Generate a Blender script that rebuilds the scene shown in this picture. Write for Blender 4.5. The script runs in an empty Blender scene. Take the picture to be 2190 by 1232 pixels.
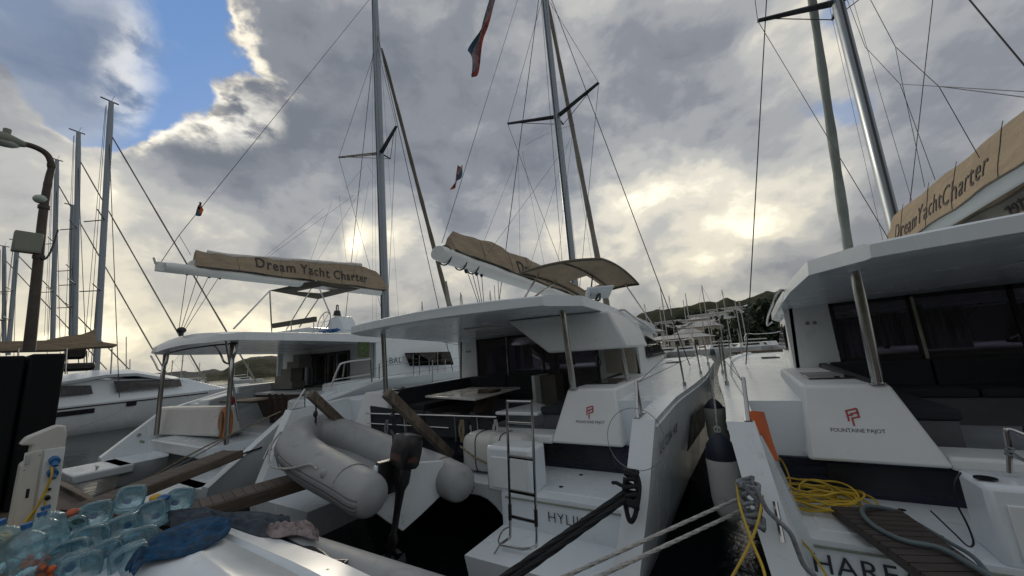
import bpy, bmesh, math, random
from mathutils import Vector, Matrix
R = math.radians
random.seed(7)
S = bpy.context.scene
col = S.collection

# ------------------------------------------------------------------ camera
EYE = Vector((0, 0, 2.45))
PSI, PITCH, ROLL, FPX = R(30.7), R(10.6), R(4.0), 780.0
fw = Vector((-math.sin(PSI)*math.cos(PITCH), math.cos(PSI)*math.cos(PITCH), math.sin(PITCH)))
r0 = Vector((math.cos(PSI), math.sin(PSI), 0)); u0 = r0.cross(fw)
rt = r0*math.cos(ROLL) - u0*math.sin(ROLL); up = r0*math.sin(ROLL) + u0*math.cos(ROLL)
cd = bpy.data.cameras.new('camera'); cam = bpy.data.objects.new('camera', cd); col.objects.link(cam)
cd.sensor_width = 36; cd.lens = FPX/2190*36; cd.clip_start = .05; cd.clip_end = 6000
cam.matrix_world = Matrix((( rt.x, up.x, -fw.x, EYE.x), (rt.y, up.y, -fw.y, EYE.y), (rt.z, up.z, -fw.z, EYE.z), (0,0,0,1)))
S.camera = cam
def ray(x, y): return fw*FPX + rt*(x-1095) - up*(y-616)
def at(x, y, **k):
    (a, v), = k.items(); i = 'XYZ'.index(a); d = ray(x, y)
    return EYE + d*((v-EYE[i])/d[i])

# ------------------------------------------------------------------ light
S.render.engine = 'CYCLES'
S.view_settings.view_transform = 'Standard'; S.view_settings.look = 'None'
S.view_settings.exposure = 0.36; S.view_settings.gamma = 1.0
sund = ray(748, 505).normalized()
SUN_EL = math.asin(sund.z); SUN_AZ = math.atan2(sund.x, sund.y)
W = bpy.data.worlds.new('World'); S.world = W; W.use_nodes = True
nt = W.node_tree; nt.nodes.clear()
class NG:
    def __init__(s, nt): s.nt = nt
    def n(s, t, **k):
        o = s.nt.nodes.new(t)
        for a, v in k.items(): setattr(o, a, v)
        return o
    def put(s, sock, v):
        if isinstance(v, bpy.types.NodeSocket): s.nt.links.new(v, sock)
        elif v is not None: sock.default_value = v
    def m(s, op, a, b=None, c=None, clamp=False):
        o = s.n('ShaderNodeMath', operation=op); o.use_clamp = clamp
        s.put(o.inputs[0], a)
        if b is not None: s.put(o.inputs[1], b)
        if c is not None: s.put(o.inputs[2], c)
        return o.outputs[0]
    def vm(s, op, a, b=None, scale=None):
        o = s.n('ShaderNodeVectorMath', operation=op); s.put(o.inputs[0], a)
        if b is not None: s.put(o.inputs[1], b)
        if scale is not None: s.put(o.inputs['Scale'], scale)
        return o.outputs['Value' if op in ('DOT_PRODUCT', 'LENGTH') else 'Vector']
    def noise(s, vec, scale, detail=4, rough=.5, dist=0):
        o = s.n('ShaderNodeTexNoise'); s.put(o.inputs['Vector'], vec)
        for a, v in (('Scale', scale), ('Detail', detail), ('Roughness', rough), ('Distortion', dist)): o.inputs[a].default_value = v
        return o.outputs['Fac']
    def mr(s, v, a, b, c=0., d=1.):
        o = s.n('ShaderNodeMapRange', interpolation_type='SMOOTHSTEP')
        for i, q in enumerate((v, a, b, c, d)): s.put(o.inputs[i], q)
        return o.outputs[0]
    def mix(s, f, a, b):
        o = s.n('ShaderNodeMix', data_type='RGBA'); s.put(o.inputs[0], f)
        s.put(o.inputs[6], a if isinstance(a, bpy.types.NodeSocket) else (*a, 1)); s.put(o.inputs[7], b if isinstance(b, bpy.types.NodeSocket) else (*b, 1))
        return o.outputs[2]
g = NG(nt)
D = g.n('ShaderNodeTexCoord').outputs['Generated']
sky = g.n('ShaderNodeTexSky', sky_type='NISHITA', sun_disc=False); sky.sun_elevation = SUN_EL; sky.sun_rotation = SUN_AZ
sky.altitude = 0; sky.air_density = 1.2; sky.dust_density = .5; sky.ozone_density = 2.0
sx = g.n('ShaderNodeSeparateXYZ'); g.put(sx.inputs[0], D)
wv = g.n('ShaderNodeTexNoise'); g.put(wv.inputs['Vector'], D); wv.inputs['Scale'].default_value = 4.5; wv.inputs['Detail'].default_value = 7; wv.inputs['Roughness'].default_value = .50
warp = g.vm('SCALE', g.vm('SUBTRACT', wv.outputs['Color'], (.5, .5, .5)), scale=.34)
DW = g.vm('NORMALIZE', g.vm('ADD', D, warp))
sq = g.n('ShaderNodeMapping'); g.put(sq.inputs[0], g.vm('ADD', D, g.vm('SCALE', warp, scale=.30))); sq.inputs['Scale'].default_value = (1, 1, 1.7); SQ = sq.outputs[0]
big = g.noise(SQ, 2.2, 3, .5, .0)
mid = g.noise(SQ, 4.6, 8, .52, .0)
fine = g.noise(g.vm('ADD', SQ, (7.3, 2.1, 0)), 14., 8, .56, .1)
def blob(px, py, r1, r2):     # soft patch round a direction of the sky, its edge broken up by the cloud noise
    d = g.vm('DOT_PRODUCT', DW, tuple(ray(px, py).normalized()))
    return g.mr(d, math.cos(R(r2)), math.cos(R(r1)))
def add(*a):
    o = a[0]
    for b in a[1:]: o = g.m('ADD', o, b)
    return o
def mul(a, b): return g.m('MULTIPLY', a, b)
el = sx.outputs[2]
horiz = g.mr(el, .40, .02)
light = add(mul(blob(757, 500, 0, 15), .9), mul(blob(1440, 440, 1, 14), .85), mul(blob(1240, 520, 0, 13), .5), mul(blob(80, 480, 2, 16), .9), mul(blob(600, 640, 0, 12), .5), mul(blob(1730, 110, 0, 9), .6), mul(blob(1560, 620, 0, 12), .45), mul(blob(400, 700, 0, 12), .55), mul(blob(1000, 640, 0, 10), .5), mul(blob(1690, 400, 0, 8), .5), mul(blob(2100, 200, 0, 8), .3), mul(blob(1120, 40, 0, 10), .25))
dark = add(mul(blob(640, 330, 3, 17), .8), mul(blob(1000, 180, 2, 20), .45), mul(blob(1300, 180, 2, 14), .5), mul(blob(2040, 330, 3, 12), .65), mul(blob(450, 480, 2, 10), .6), mul(blob(1740, 560, 1, 9), .7), mul(blob(60, 200, 2, 12), .5), mul(blob(900, 420, 1, 9), .3))
t_ = add(mul(g.m('SUBTRACT', big, .5), 1.1), mul(g.m('SUBTRACT', mid, .5), 1.5), mul(g.m('SUBTRACT', fine, .5), .7))
v = add(.44, mul(t_, .56), mul(light, .31), mul(dark, -.26), mul(horiz, .06))
ramp = g.n('ShaderNodeValToRGB'); g.put(ramp.inputs[0], v); cr_ = ramp.color_ramp; cr_.interpolation = 'EASE'
cr_.elements[0].position = .08; cr_.elements[0].color = (.15, .165, .195, 1); cr_.elements[1].position = 1.0; cr_.elements[1].color = (1.0, .94, .76, 1)
for ps, c_ in ((.28, (.20, .215, .245)), (.46, (.30, .31, .325)), (.62, (.41, .41, .40)), (.80, (.62, .59, .51))): e_ = cr_.elements.new(ps); e_.color = (*c_, 1)
cloud = g.mix(mul(horiz, .55), ramp.outputs[0], g.mix(1., (1, 1, 1), ramp.outputs[0]))
tint = g.n('ShaderNodeMix', data_type='RGBA', blend_type='MULTIPLY'); g.put(tint.inputs[0], mul(horiz, .5)); g.put(tint.inputs[6], ramp.outputs[0]); tint.inputs[7].default_value = (1.08, 1.0, .80, 1); cloud = tint.outputs[2]
core = g.m('POWER', g.m('MAXIMUM', g.vm('DOT_PRODUCT', DW, tuple(ray(752, 500).normalized())), 0.), 1500.)
cloud = g.mix(g.m('MULTIPLY', core, .8, clamp=True), cloud, (1.5, 1.35, 1.0))
# the gap of blue at upper left, rimmed by bright cumulus
b1 = g.m('MAXIMUM', g.m('MAXIMUM', blob(370, 20, 2, 9), blob(265, 120, 3, 11)), g.m('MAXIMUM', g.m('MAXIMUM', blob(190, 200, 2, 9), blob(60, -20, 2, 10)), blob(400, 20, 1, 6)))
veil = g.m('MAXIMUM', g.m('MAXIMUM', blob(200, 60, 1, 8), blob(20, 130, 3, 11)), mul(blob(250, 150, 0, 5), .8))
gv = add(b1, mul(g.m('SUBTRACT', mid, .5), 1.0), mul(g.m('SUBTRACT', fine, .5), .7))
gap = g.mr(gv, .36, .62)
rim = mul(mul(g.mr(gv, .06, .38), g.m('SUBTRACT', 1.0, gap)), g.m('MINIMUM', add(blob(405, 190, 3, 11), blob(505, 40, 1, 7), blob(160, 275, 0, 6), blob(330, 250, 0, 7), mul(blob(455, 250, 2, 9), .5)), 1.0))
cloud = g.mix(g.m('MULTIPLY', mul(rim, add(.2, mul(g.mr(fine, .36, .62), .85))), 1.0, clamp=True), cloud, (.92, .84, .68))
cmw = mul(g.m('MAXIMUM', blob(400, 190, 2, 8), g.m('MAXIMUM', blob(330, 235, 1, 6), blob(465, 225, 1, 7))), g.mr(fine, .34, .60))
cloud = g.mix(mul(cmw, .85), cloud, (.92, .88, .78))
gap = mul(gap, g.m('SUBTRACT', 1.0, mul(veil, .72)))
for hx, hy, hr in ((1760, 85, 2.2), (1775, 262, 2.4)): gap = g.m('MAXIMUM', gap, mul(blob(hx, hy, .2, hr), .55))
blue = g.mix(.30, (1.0, 2.15, 4.7), sky.outputs[0])
full = g.n('ShaderNodeMix', data_type='RGBA')
scaled = g.vm('SCALE', cloud, scale=10.0)
g.put(full.inputs[0], gap); g.put(full.inputs[6], scaled); g.put(full.inputs[7], blue)
bgn = g.n('ShaderNodeBackground'); bgn.inputs[1].default_value = .1
g.put(bgn.inputs[0], full.outputs[2]); wo = g.n('ShaderNodeOutputWorld'); nt.links.new(bgn.outputs[0], wo.inputs[0])
sl = bpy.data.lights.new('sun', 'SUN'); sl.energy = .9; sl.angle = R(14); sl.color = (1, .88, .7)
so = bpy.data.objects.new('sun', sl); col.objects.link(so); so.rotation_euler = (-sund).to_track_quat('-Z', 'Y').to_euler()

# ------------------------------------------------------------------ materials
MATS = {}
def mat(name, c, rough=.5, metal=0, var=.12, scale=3., bump=0., bscale=40., dirt=None, coat=0, spec=.5, stretch=(1,1,1), rvar=.1):
    if name in MATS: return MATS[name]
    m = bpy.data.materials.new(name); m.use_nodes = True; t = m.node_tree; q = NG(t)
    b = t.nodes['Principled BSDF']; tc = q.n('ShaderNodeTexCoord').outputs['Object']
    mp = q.n('ShaderNodeMapping'); q.put(mp.inputs[0], tc); mp.inputs['Scale'].default_value = stretch; v = mp.outputs[0]
    n1 = q.noise(v, scale, 6, .6)
    lo = tuple(x*(1-var) for x in c); hi = tuple(min(1, x*(1+var)) for x in c)
    cc = q.mix(q.mr(n1, .3, .7), lo, hi)
    if dirt:
        n2 = q.noise(v, scale*2.7, 8, .7, .6)
        cc = q.mix(q.m('MULTIPLY', q.mr(n2, dirt[1], dirt[1]+.14), dirt[2]), cc, dirt[0])
    q.put(b.inputs['Base Color'], cc)
    b.inputs['Metallic'].default_value = metal; b.inputs['Specular IOR Level'].default_value = spec
    q.put(b.inputs['Roughness'], q.mr(n1, .3, .7, max(0, rough-rvar), min(1, rough+rvar)))
    b.inputs['Coat Weight'].default_value = coat; b.inputs['Coat Roughness'].default_value = .08
    if bump:
        bn = q.n('ShaderNodeBump'); bn.inputs['Strength'].default_value = bump; bn.inputs['Distance'].default_value = .01 if bscale > 8 else .05
        q.put(bn.inputs['Height'], q.noise(v, bscale, 5, .6)); q.put(b.inputs['Normal'], bn.outputs[0])
    MATS[name] = m; return m
GEL = mat('gelcoat', (.70, .76, .80), .24, var=.03, scale=1.6, dirt=((.36, .35, .30), .585, .45), rvar=.05, stretch=(1, 1, .45))
GELW = mat('gelcoat_warm', (.70, .73, .73), .45, rvar=.04, var=.04, scale=1.5, dirt=((.35, .33, .28), .58, .35))
DECK = mat('deck_nonskid', (.56, .60, .63), .6, var=.05, bump=.25, bscale=160, dirt=((.3, .3, .28), .6, .3))
BLK = mat('black_plastic', (.012, .013, .018), .35, var=.3, bump=.1, bscale=20)
NAVY = mat('navy_stripe', (.012, .016, .035), .3, var=.3, dirt=((.10, .11, .13), .60, .5), stretch=(.4, 1, 3))
CUSH = mat('charcoal_fabric', (.022, .024, .030), .85, var=.2, bump=.3, bscale=120)
STEEL = mat('stainless', (.50, .50, .50), .20, 1, var=.06, scale=3, rvar=.06)
ALU = mat('mast_alloy', (.25, .29, .33), .42, .7, var=.15, scale=1.2, stretch=(4, 4, .4))
ALUD = mat('spreader_alloy', (.06, .065, .075), .45, .3, var=.3)
TAN = mat('tan_canvas', (.33, .265, .19), .9, var=.12, scale=2.5, bump=1.0, bscale=5, dirt=((.19, .14, .09), .57, .5), stretch=(1, .6, 2))
TAUP = mat('taupe_canvas', (.10, .095, .08), .9, var=.2, scale=3, bump=.3, bscale=30)
SAIL = mat('rolled_sail', (.24, .225, .20), .85, var=.2, scale=2, bump=.5, bscale=12, stretch=(1, 1, .5))
SAILD = mat('rolled_sail_dark', (.16, .145, .115), .85, var=.2, scale=2, bump=.5, bscale=12, stretch=(1, 1, .5))
SAILG = mat('rolled_genoa_uv', (.27, .31, .29), .85, var=.2, scale=2, bump=.6, bscale=8, stretch=(1, 1, .4))
LETTER = mat('lettering_grey', (.055, .05, .05), .8, var=.1)
LETB = mat('lettering_dark', (.02, .022, .03), .5, var=.1)
LRED = mat('logo_red', (.40, .035, .045), .45, var=.1)
GREYT = mat('hypalon_grey', (.31, .325, .335), .55, var=.08, scale=2.2, bump=.15, bscale=30, dirt=((.20, .19, .175), .54, .5))
GREYD = mat('rubber_strake', (.12, .12, .13), .7, var=.2)
WOODG = mat('weathered_wood', (.135, .105, .08), .8, var=.35, scale=3, bump=.7, bscale=18, stretch=(1, .2, 1), dirt=((.05, .04, .035), .5, .6))
WOODB = mat('weathered_beam', (.15, .12, .095), .85, var=.4, scale=4, bump=.6, bscale=20, dirt=((.04, .035, .03), .5, .7), stretch=(1,1,.5))
SLAT = mat('dark_teak', (.045, .036, .032), .75, var=.35, scale=5, bump=.5, bscale=30, stretch=(.3, 2, 1))
ROPEW = mat('rope_pale', (.42, .42, .40), .9, var=.25, scale=30, bump=.8, bscale=140)
ROPEB = mat('rope_black', (.010, .011, .014), .8, var=.4, scale=40, bump=.8, bscale=160)
ROPEG = mat('rope_grey', (.22, .24, .26), .9, var=.3, scale=30, bump=.8, bscale=140)
ROPET = mat('rope_tan', (.25, .21, .14), .9, var=.3, scale=30, bump=.8, bscale=140)
YEL = mat('yellow_cable', (.48, .33, .03), .5, var=.2, scale=6)
ORNG = mat('orange_plastic', (.62, .13, .03), .6, var=.15)
BLUE = mat('blue_plastic', (.02, .12, .32), .4, var=.15)
TOWEL = mat('blue_cloth', (.008, .055, .125), .95, var=.5, scale=14, bump=1.0, bscale=70)
CLOTH = mat('dark_denim', (.04, .055, .075), .95, var=.5, scale=10, bump=1.0, bscale=60)
PINK = mat('faded_pink_cloth', (.22, .18, .18), .95, var=.4, scale=14, bump=.9, bscale=60)
RUB = mat('black_rubber', (.006, .008, .009), .75, var=.4, scale=3, bump=.2, bscale=15, dirt=((.018, .019, .017), .58, .6), spec=.2)
RUST = mat('galvanised_rusty', (.085, .075, .065), .65, .3, var=.35, scale=4, dirt=((.09, .035, .015), .50, .6), bump=.3, bscale=30)
PEDW = mat('pedestal_white', (.56, .56, .52), .45, var=.05, scale=2, dirt=((.25, .23, .19), .6, .5))
ENG = mat('engine_black', (.012, .012, .014), .35, var=.3, dirt=((.03, .028, .028), .57, .5))
WIRE = mat('wire_steel', (.05, .052, .058), .5, .4, var=.2)
FABW = mat('raft_canister', (.60, .60, .58), .4, var=.05, dirt=((.25, .22, .18), .58, .55))
LIGHTG = mat('light_grey_box', (.22, .24, .20), .6, var=.1)
LAMPW = mat('lamp_glass', (.35, .40, .38), .35, var=.1)
ANTI = mat('antifouling', (.02, .03, .045), .7, var=.3)
BEIGE = mat('beige_liner', (.42, .38, .32), .6, var=.06)
BROWN = mat('brown_weave', (.07, .05, .04), .9, var=.3, bump=.5, bscale=60)
TABLE = mat('table_top', (.58, .58, .55), .25, var=.06, coat=.3)

def glass(name, tint, rough=.03, refl=.5):
    m = bpy.data.materials.new(name); m.use_nodes = True; t = m.node_tree; t.nodes.clear(); q = NG(t)
    tr = q.n('ShaderNodeBsdfTransparent'); tr.inputs[0].default_value = (*tint, 1)
    gl = q.n('ShaderNodeBsdfGlossy'); gl.inputs['Roughness'].default_value = rough
    tc = q.n('ShaderNodeTexCoord').outputs['Object']
    bn = q.n('ShaderNodeBump'); bn.inputs['Strength'].default_value = .15; bn.inputs['Distance'].default_value = .02
    q.put(bn.inputs['Height'], q.noise(tc, 1.3, 2)); q.put(gl.inputs['Normal'], bn.outputs[0])
    fr = q.n('ShaderNodeFresnel'); fr.inputs[0].default_value = 1.5
    mx = q.n('ShaderNodeMixShader'); q.put(mx.inputs[0], q.m('MULTIPLY', fr.outputs[0], 1.0, clamp=True))
    t.links.new(tr.outputs[0], mx.inputs[1]); t.links.new(gl.outputs[0], mx.inputs[2])
    o = q.n('ShaderNodeOutputMaterial'); t.links.new(mx.outputs[0], o.inputs[0]); return m
REFLECT = mat('pale_reflection', (.72, .70, .78), .9, var=.35, scale=5, stretch=(4,1,.3))  # for the sheets that stand in for reflections in the cabin glass
TINT = glass('tinted_window', (.66, .64, .70))
DARKG = mat('smoked_acrylic', (.018, .018, .022), .12, var=.2, coat=.3)
def bottle_mat():
    m = bpy.data.materials.new('clear_bottle'); m.use_nodes = True; t = m.node_tree; t.nodes.clear(); q = NG(t)
    tc = q.n('ShaderNodeTexCoord').outputs['Object']; n1 = q.noise(tc, 14, 4, .6, .5)
    tr = q.n('ShaderNodeBsdfTransparent'); q.put(tr.inputs[0], q.mix(q.mr(n1, .4, .6), (.74, .90, .95), (.96, .99, 1.0)))
    gl = q.n('ShaderNodeBsdfGlossy'); gl.inputs['Roughness'].default_value = .09; gl.inputs[0].default_value = (.8, .95, 1, 1)
    df = q.n('ShaderNodeBsdfTranslucent'); df.inputs[0].default_value = (.42, .62, .70, 1)
    bn = q.n('ShaderNodeBump'); bn.inputs['Strength'].default_value = .8; bn.inputs['Distance'].default_value = .012
    q.put(bn.inputs['Height'], q.noise(tc, 30, 3, .6, .8)); q.put(gl.inputs['Normal'], bn.outputs[0])
    lw = q.n('ShaderNodeLayerWeight'); lw.inputs[0].default_value = .42; q.put(lw.inputs['Normal'], bn.outputs[0])
    m1 = q.n('ShaderNodeMixShader'); q.put(m1.inputs[0], q.m('ADD', q.m('MULTIPLY', lw.outputs['Facing'], .30), .07)); t.links.new(tr.outputs[0], m1.inputs[1]); t.links.new(df.outputs[0], m1.inputs[2])
    m2 = q.n('ShaderNodeMixShader'); q.put(m2.inputs[0], q.m('ADD', q.m('MULTIPLY', lw.outputs['Fresnel'], .75), .05)); t.links.new(m1.outputs[0], m2.inputs[1]); t.links.new(gl.outputs[0], m2.inputs[2])
    o = q.n('ShaderNodeOutputMaterial'); t.links.new(m2.outputs[0], o.inputs[0]); return m
BOT = bottle_mat()

# ------------------------------------------------------------------ mesh helpers
def tag(o, label=None, cat=None, group=None, kind=None):
    if label: o['label'] = label
    if cat: o['category'] = cat
    if group: o['group'] = group
    if kind: o['kind'] = kind
    return o
def obj(name, bm, m, parent=None, bev=0, smooth=True, ang=35, thick=0, sub=0):
    bmesh.ops.recalc_face_normals(bm, faces=bm.faces)
    me = bpy.data.meshes.new(name); bm.to_mesh(me); bm.free()
    for f in me.polygons: f.use_smooth = smooth
    if smooth: me.set_sharp_from_angle(angle=R(ang))
    me.materials.append(m)
    o = bpy.data.objects.new(name, me); col.objects.link(o)
    if parent: o.parent = parent
    if thick: md = o.modifiers.new('solid', 'SOLIDIFY'); md.thickness = thick; md.offset = 0
    if bev: md = o.modifiers.new('bevel', 'BEVEL'); md.width = bev; md.segments = 2; md.limit_method = 'ANGLE'; md.angle_limit = R(32); md.harden_normals = False
    if sub: md = o.modifiers.new('sub', 'SUBSURF'); md.levels = md.render_levels = sub
    return o
def thing(name, label, cat, loc=(0,0,0), rz=0, group=None):
    o = bpy.data.objects.new(name, None); col.objects.link(o); o.location = loc; o.rotation_euler = (0, 0, rz)
    return tag(o, label, cat, group)
def local(parent_loc, p): return Vector(p) - Vector(parent_loc)
def hexa(bm, pts):      # 8 points: bottom 4 (ccw), top 4
    v = [bm.verts.new(p) for p in pts]
    for f in ((3,2,1,0), (4,5,6,7), (0,1,5,4), (1,2,6,5), (2,3,7,6), (3,0,4,7)): bm.faces.new([v[i] for i in f])
def box(bm, x0, x1, y0, y1, z0, z1, M=None):
    p = [Vector(q) for q in ((x0,y0,z0), (x1,y0,z0), (x1,y1,z0), (x0,y1,z0), (x0,y0,z1), (x1,y0,z1), (x1,y1,z1), (x0,y1,z1))]
    if M: p = [M @ q for q in p]
    hexa(bm, p)
def loft(bm, rings, closed=True, caps=True):
    vs = [[bm.verts.new(p) for p in r] for r in rings]
    n = len(vs[0])
    for a, b in zip(vs, vs[1:]):
        for i in range(n if closed else n-1):
            j = (i+1) % n
            try: bm.faces.new((a[i], a[j], b[j], b[i]))
            except ValueError: pass
    if caps and closed:
        for r in (vs[0][::-1], vs[-1]):
            try: bm.faces.new(r)
            except ValueError: pass
def tube(bm, pts, r, n=8, close=False, oval=1., wob=0):
    pts = [Vector(p) for p in pts]; rings = []; prev = None; N = len(pts)
    for i, p in enumerate(pts):
        if close: t = pts[(i+1) % N]-pts[i-1]
        else: t = pts[min(i+1, N-1)]-pts[max(i-1, 0)]
        t.normalize()
        if prev is None:
            a = Vector((0,0,1)) if abs(t.z) < .9 else Vector((1,0,0)); prev = t.cross(a).normalized()
        a = (prev - t*prev.dot(t)).normalized(); prev = a; b = t.cross(a)
        rr = r[i] if isinstance(r, (list, tuple)) else r
        rr *= 1+random.uniform(-wob, wob)
        rings.append([p + a*rr*math.cos(2*math.pi*k/n)*oval + b*rr*math.sin(2*math.pi*k/n) for k in range(n)])
    if close: rings.append(rings[0]); loft(bm, rings, True, False); bmesh.ops.remove_doubles(bm, verts=bm.verts, dist=1e-5)
    else: loft(bm, rings)
def T(pts, r, n=8, **k):
    bm = bmesh.new(); tube(bm, pts, r, n, **k); return bm
def spline(pts, k=8):
    pts = [Vector(p) for p in pts]; out = []
    P = [pts[0]*2-pts[1]] + pts + [pts[-1]*2-pts[-2]]
    for i in range(1, len(P)-2):
        a, b, c, d = P[i-1:i+3]
        for s in range(k):
            t = s/k; out.append(.5*((2*b)+(-a+c)*t+(2*a-5*b+4*c-d)*t*t+(-a+3*b-3*c+d)*t**3))
    out.append(pts[-1]); return out
def sag(a, b, s=.1, n=14):
    a, b = Vector(a), Vector(b); return [a.lerp(b, i/n) + Vector((0, 0, -4*s*(i/n)*(1-i/n))) for i in range(n+1)]
def text(s, size, org, xd, ud, m, parent=None, name='lettering', bold=0, space=1., warp=None, sx_=1.):
    cu = bpy.data.curves.new('t', 'FONT'); cu.body = s; cu.size = size; cu.extrude = .0015; cu.offset = bold; cu.space_character = space; cu.resolution_u = 3
    to = bpy.data.objects.new('t', cu); col.objects.link(to); bpy.context.view_layer.update()
    me = bpy.data.meshes.new_from_object(to); bpy.data.objects.remove(to)
    xd = Vector(xd).normalized(); ud = Vector(ud); ud = (ud-xd*ud.dot(xd)).normalized(); nd = xd.cross(ud); org = Vector(org)
    for v in me.vertices:
        v.co = warp(v.co) if warp else org + xd*v.co.x*sx_ + ud*v.co.y + nd*(v.co.z+.003)
    me.materials.clear(); me.materials.append(m); me.name = name
    o = bpy.data.objects.new(name, me); col.objects.link(o)
    if parent: o.parent = parent
    return o
def text_width(s, size, space):
    cu = bpy.data.curves.new('t', 'FONT'); cu.body = s; cu.size = size; cu.space_character = space; to = bpy.data.objects.new('t', cu); col.objects.link(to)
    bpy.context.view_layer.update(); w = to.dimensions.x; bpy.data.objects.remove(to); return w
def sphere(bm, c, rx, ry=None, rz=None, seg=12, rings=8):
    ry = ry or rx; rz = rz or rx
    M = Matrix.Translation(c) @ Matrix.Diagonal((rx, ry, rz, 1)); bmesh.ops.create_uvsphere(bm, u_segments=seg, v_segments=rings, radius=1, matrix=M)
def cyl(bm, a, b, r, n=14, r2=None): tube(bm, [a, b], [r, r if r2 is None else r2], n)
def rebase(root, dx=0, dy=0, dz=0):
    d = Vector((dx, dy, dz)); root.location = root.location + d
    for c in root.children: c.location = c.location - d
bpy_children = lambda r: [o for o in bpy.data.objects if o.parent == r]

# ------------------------------------------------------------------ setting: water, hills
def water_mat():
    m = bpy.data.materials.new('harbour_water'); m.use_nodes = True; t = m.node_tree; q = NG(t); b = t.nodes['Principled BSDF']
    tc = q.n('ShaderNodeTexCoord').outputs['Object']
    b.inputs['Base Color'].default_value = (.006, .010, .011, 1); b.inputs['Roughness'].default_value = .10; b.inputs['IOR'].default_value = 1.33
    n1 = q.noise(tc, 1.3, 5, .6, .4); n2 = q.noise(tc, .12, 3, .5)
    bn = q.n('ShaderNodeBump'); bn.inputs['Strength'].default_value = .30; bn.inputs['Distance'].default_value = .07
    q.put(bn.inputs['Height'], q.m('ADD', n1, q.m('MULTIPLY', n2, 2.))); q.put(b.inputs['Normal'], bn.outputs[0]); return m
bm = bmesh.new(); box(bm, -3000, 3000, -600, 3500, -3, 0)
tag(obj('water', bm, water_mat(), smooth=False), kind='structure')

def fbm(x, y, o=5):
    from mathutils import noise as N
    return N.fractal(Vector((x, y, .3)), 1., 2., o)
def hill_mat(name, c1, c2):
    m = bpy.data.materials.new(name); m.use_nodes = True; t = m.node_tree; q = NG(t); b = t.nodes['Principled BSDF']
    tc = q.n('ShaderNodeTexCoord').outputs['Object']; b.inputs['Roughness'].default_value = .95; b.inputs['Specular IOR Level'].default_value = .1
    n = q.m('ADD', q.m('MULTIPLY', q.noise(tc, .02, 8, .65), .5), q.m('MULTIPLY', q.noise(tc, .16, 6, .7), .5))
    q.put(b.inputs['Base Color'], q.mix(q.mr(n, .38, .62), c1, c2))
    bn = q.n('ShaderNodeBump'); bn.inputs['Strength'].default_value = 1.; bn.inputs['Distance'].default_value = 3.
    q.put(bn.inputs['Height'], q.noise(tc, .18, 6, .7)); q.put(b.inputs['Normal'], bn.outputs[0]); return m
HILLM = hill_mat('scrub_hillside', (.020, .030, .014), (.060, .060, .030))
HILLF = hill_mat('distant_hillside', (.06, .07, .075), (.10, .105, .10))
def hill(name, prof, Yf, depth, m, seed=0, rough=6.):
    # prof: list of (px, py) skyline points of the ridge, standing at the distance Yf+depth*.6
    bm = bmesh.new(); pts = []
    for i in range(len(prof)-1):
        for k in range(14): t = k/14; pts.append((prof[i][0]*(1-t)+prof[i+1][0]*t, prof[i][1]*(1-t)+prof[i+1][1]*t))
    pts.append(prof[-1]); rings = []
    for (px, py) in pts:
        d = ray(px, py); h = math.hypot(d.x, d.y); az = Vector((d.x/h, d.y/h, 0)); slope = d.z/h
        top = 2.45 + slope*(Yf+depth*.6); ring = []
        for j in range(17):
            t = j/16; dist = Yf + depth*t; p = az*dist
            sh = math.sin(min(1, t/.6)*math.pi/2)**1.2 if t < .6 else math.cos((t-.6)/.4*math.pi/2)
            n = fbm(p.x*.012+seed, p.y*.012)*rough*min(1, t*3)*(.6 if .5 < t < .7 else 1)
            ring.append((p.x, p.y, max(-.5, top*sh + n*.8 + fbm(p.x*.06, p.y*.06)*rough*.22) if j else -.5))
        rings.append(ring)
    loft(bm, rings, closed=False, caps=False)
    return tag(obj(name, bm, m), kind='structure')
hill('hill', [(1340,690),(1372,668),(1400,663),(1430,662),(1480,657),(1530,648),(1556,640),(1575,645),(1605,636),(1640,625),(1700,621),(1800,600),(1950,590),(2150,600),(2400,590),(2700,600)], 330, 420, HILLM, 3, 9)
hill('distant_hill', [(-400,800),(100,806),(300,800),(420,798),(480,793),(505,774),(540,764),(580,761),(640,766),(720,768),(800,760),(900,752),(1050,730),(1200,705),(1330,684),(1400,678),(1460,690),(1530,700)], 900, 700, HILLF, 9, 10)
hill('headland', [(440,803),(478,796),(500,780),(525,769),(555,765),(600,768),(650,776),(720,790),(760,797)], 330, 130, HILLM, 5, 4)
# hill added unseen behind the camera, to darken what the cabin windows reflect
bm = bmesh.new(); rings = []
for i in range(41):
    x = -600+30*i; rings.append([(x, -60-340*j/8, max(-.5, (58+14*fbm(x*.008, 2.))*math.sin(j/8*math.pi*.5)+fbm(x*.03, j*.7)*5 if j else -.5)) for j in range(9)])
loft(bm, rings, closed=False, caps=False); tag(obj('hill', bm, HILLM), kind='structure')
# far quay under the houses
bm = bmesh.new(); box(bm, -60, 210, 132, 345, -1, .8); tag(obj('shore', bm, hill_mat('shore_ground', (.05,.05,.035), (.12,.11,.09)), smooth=False), kind='structure')

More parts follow.
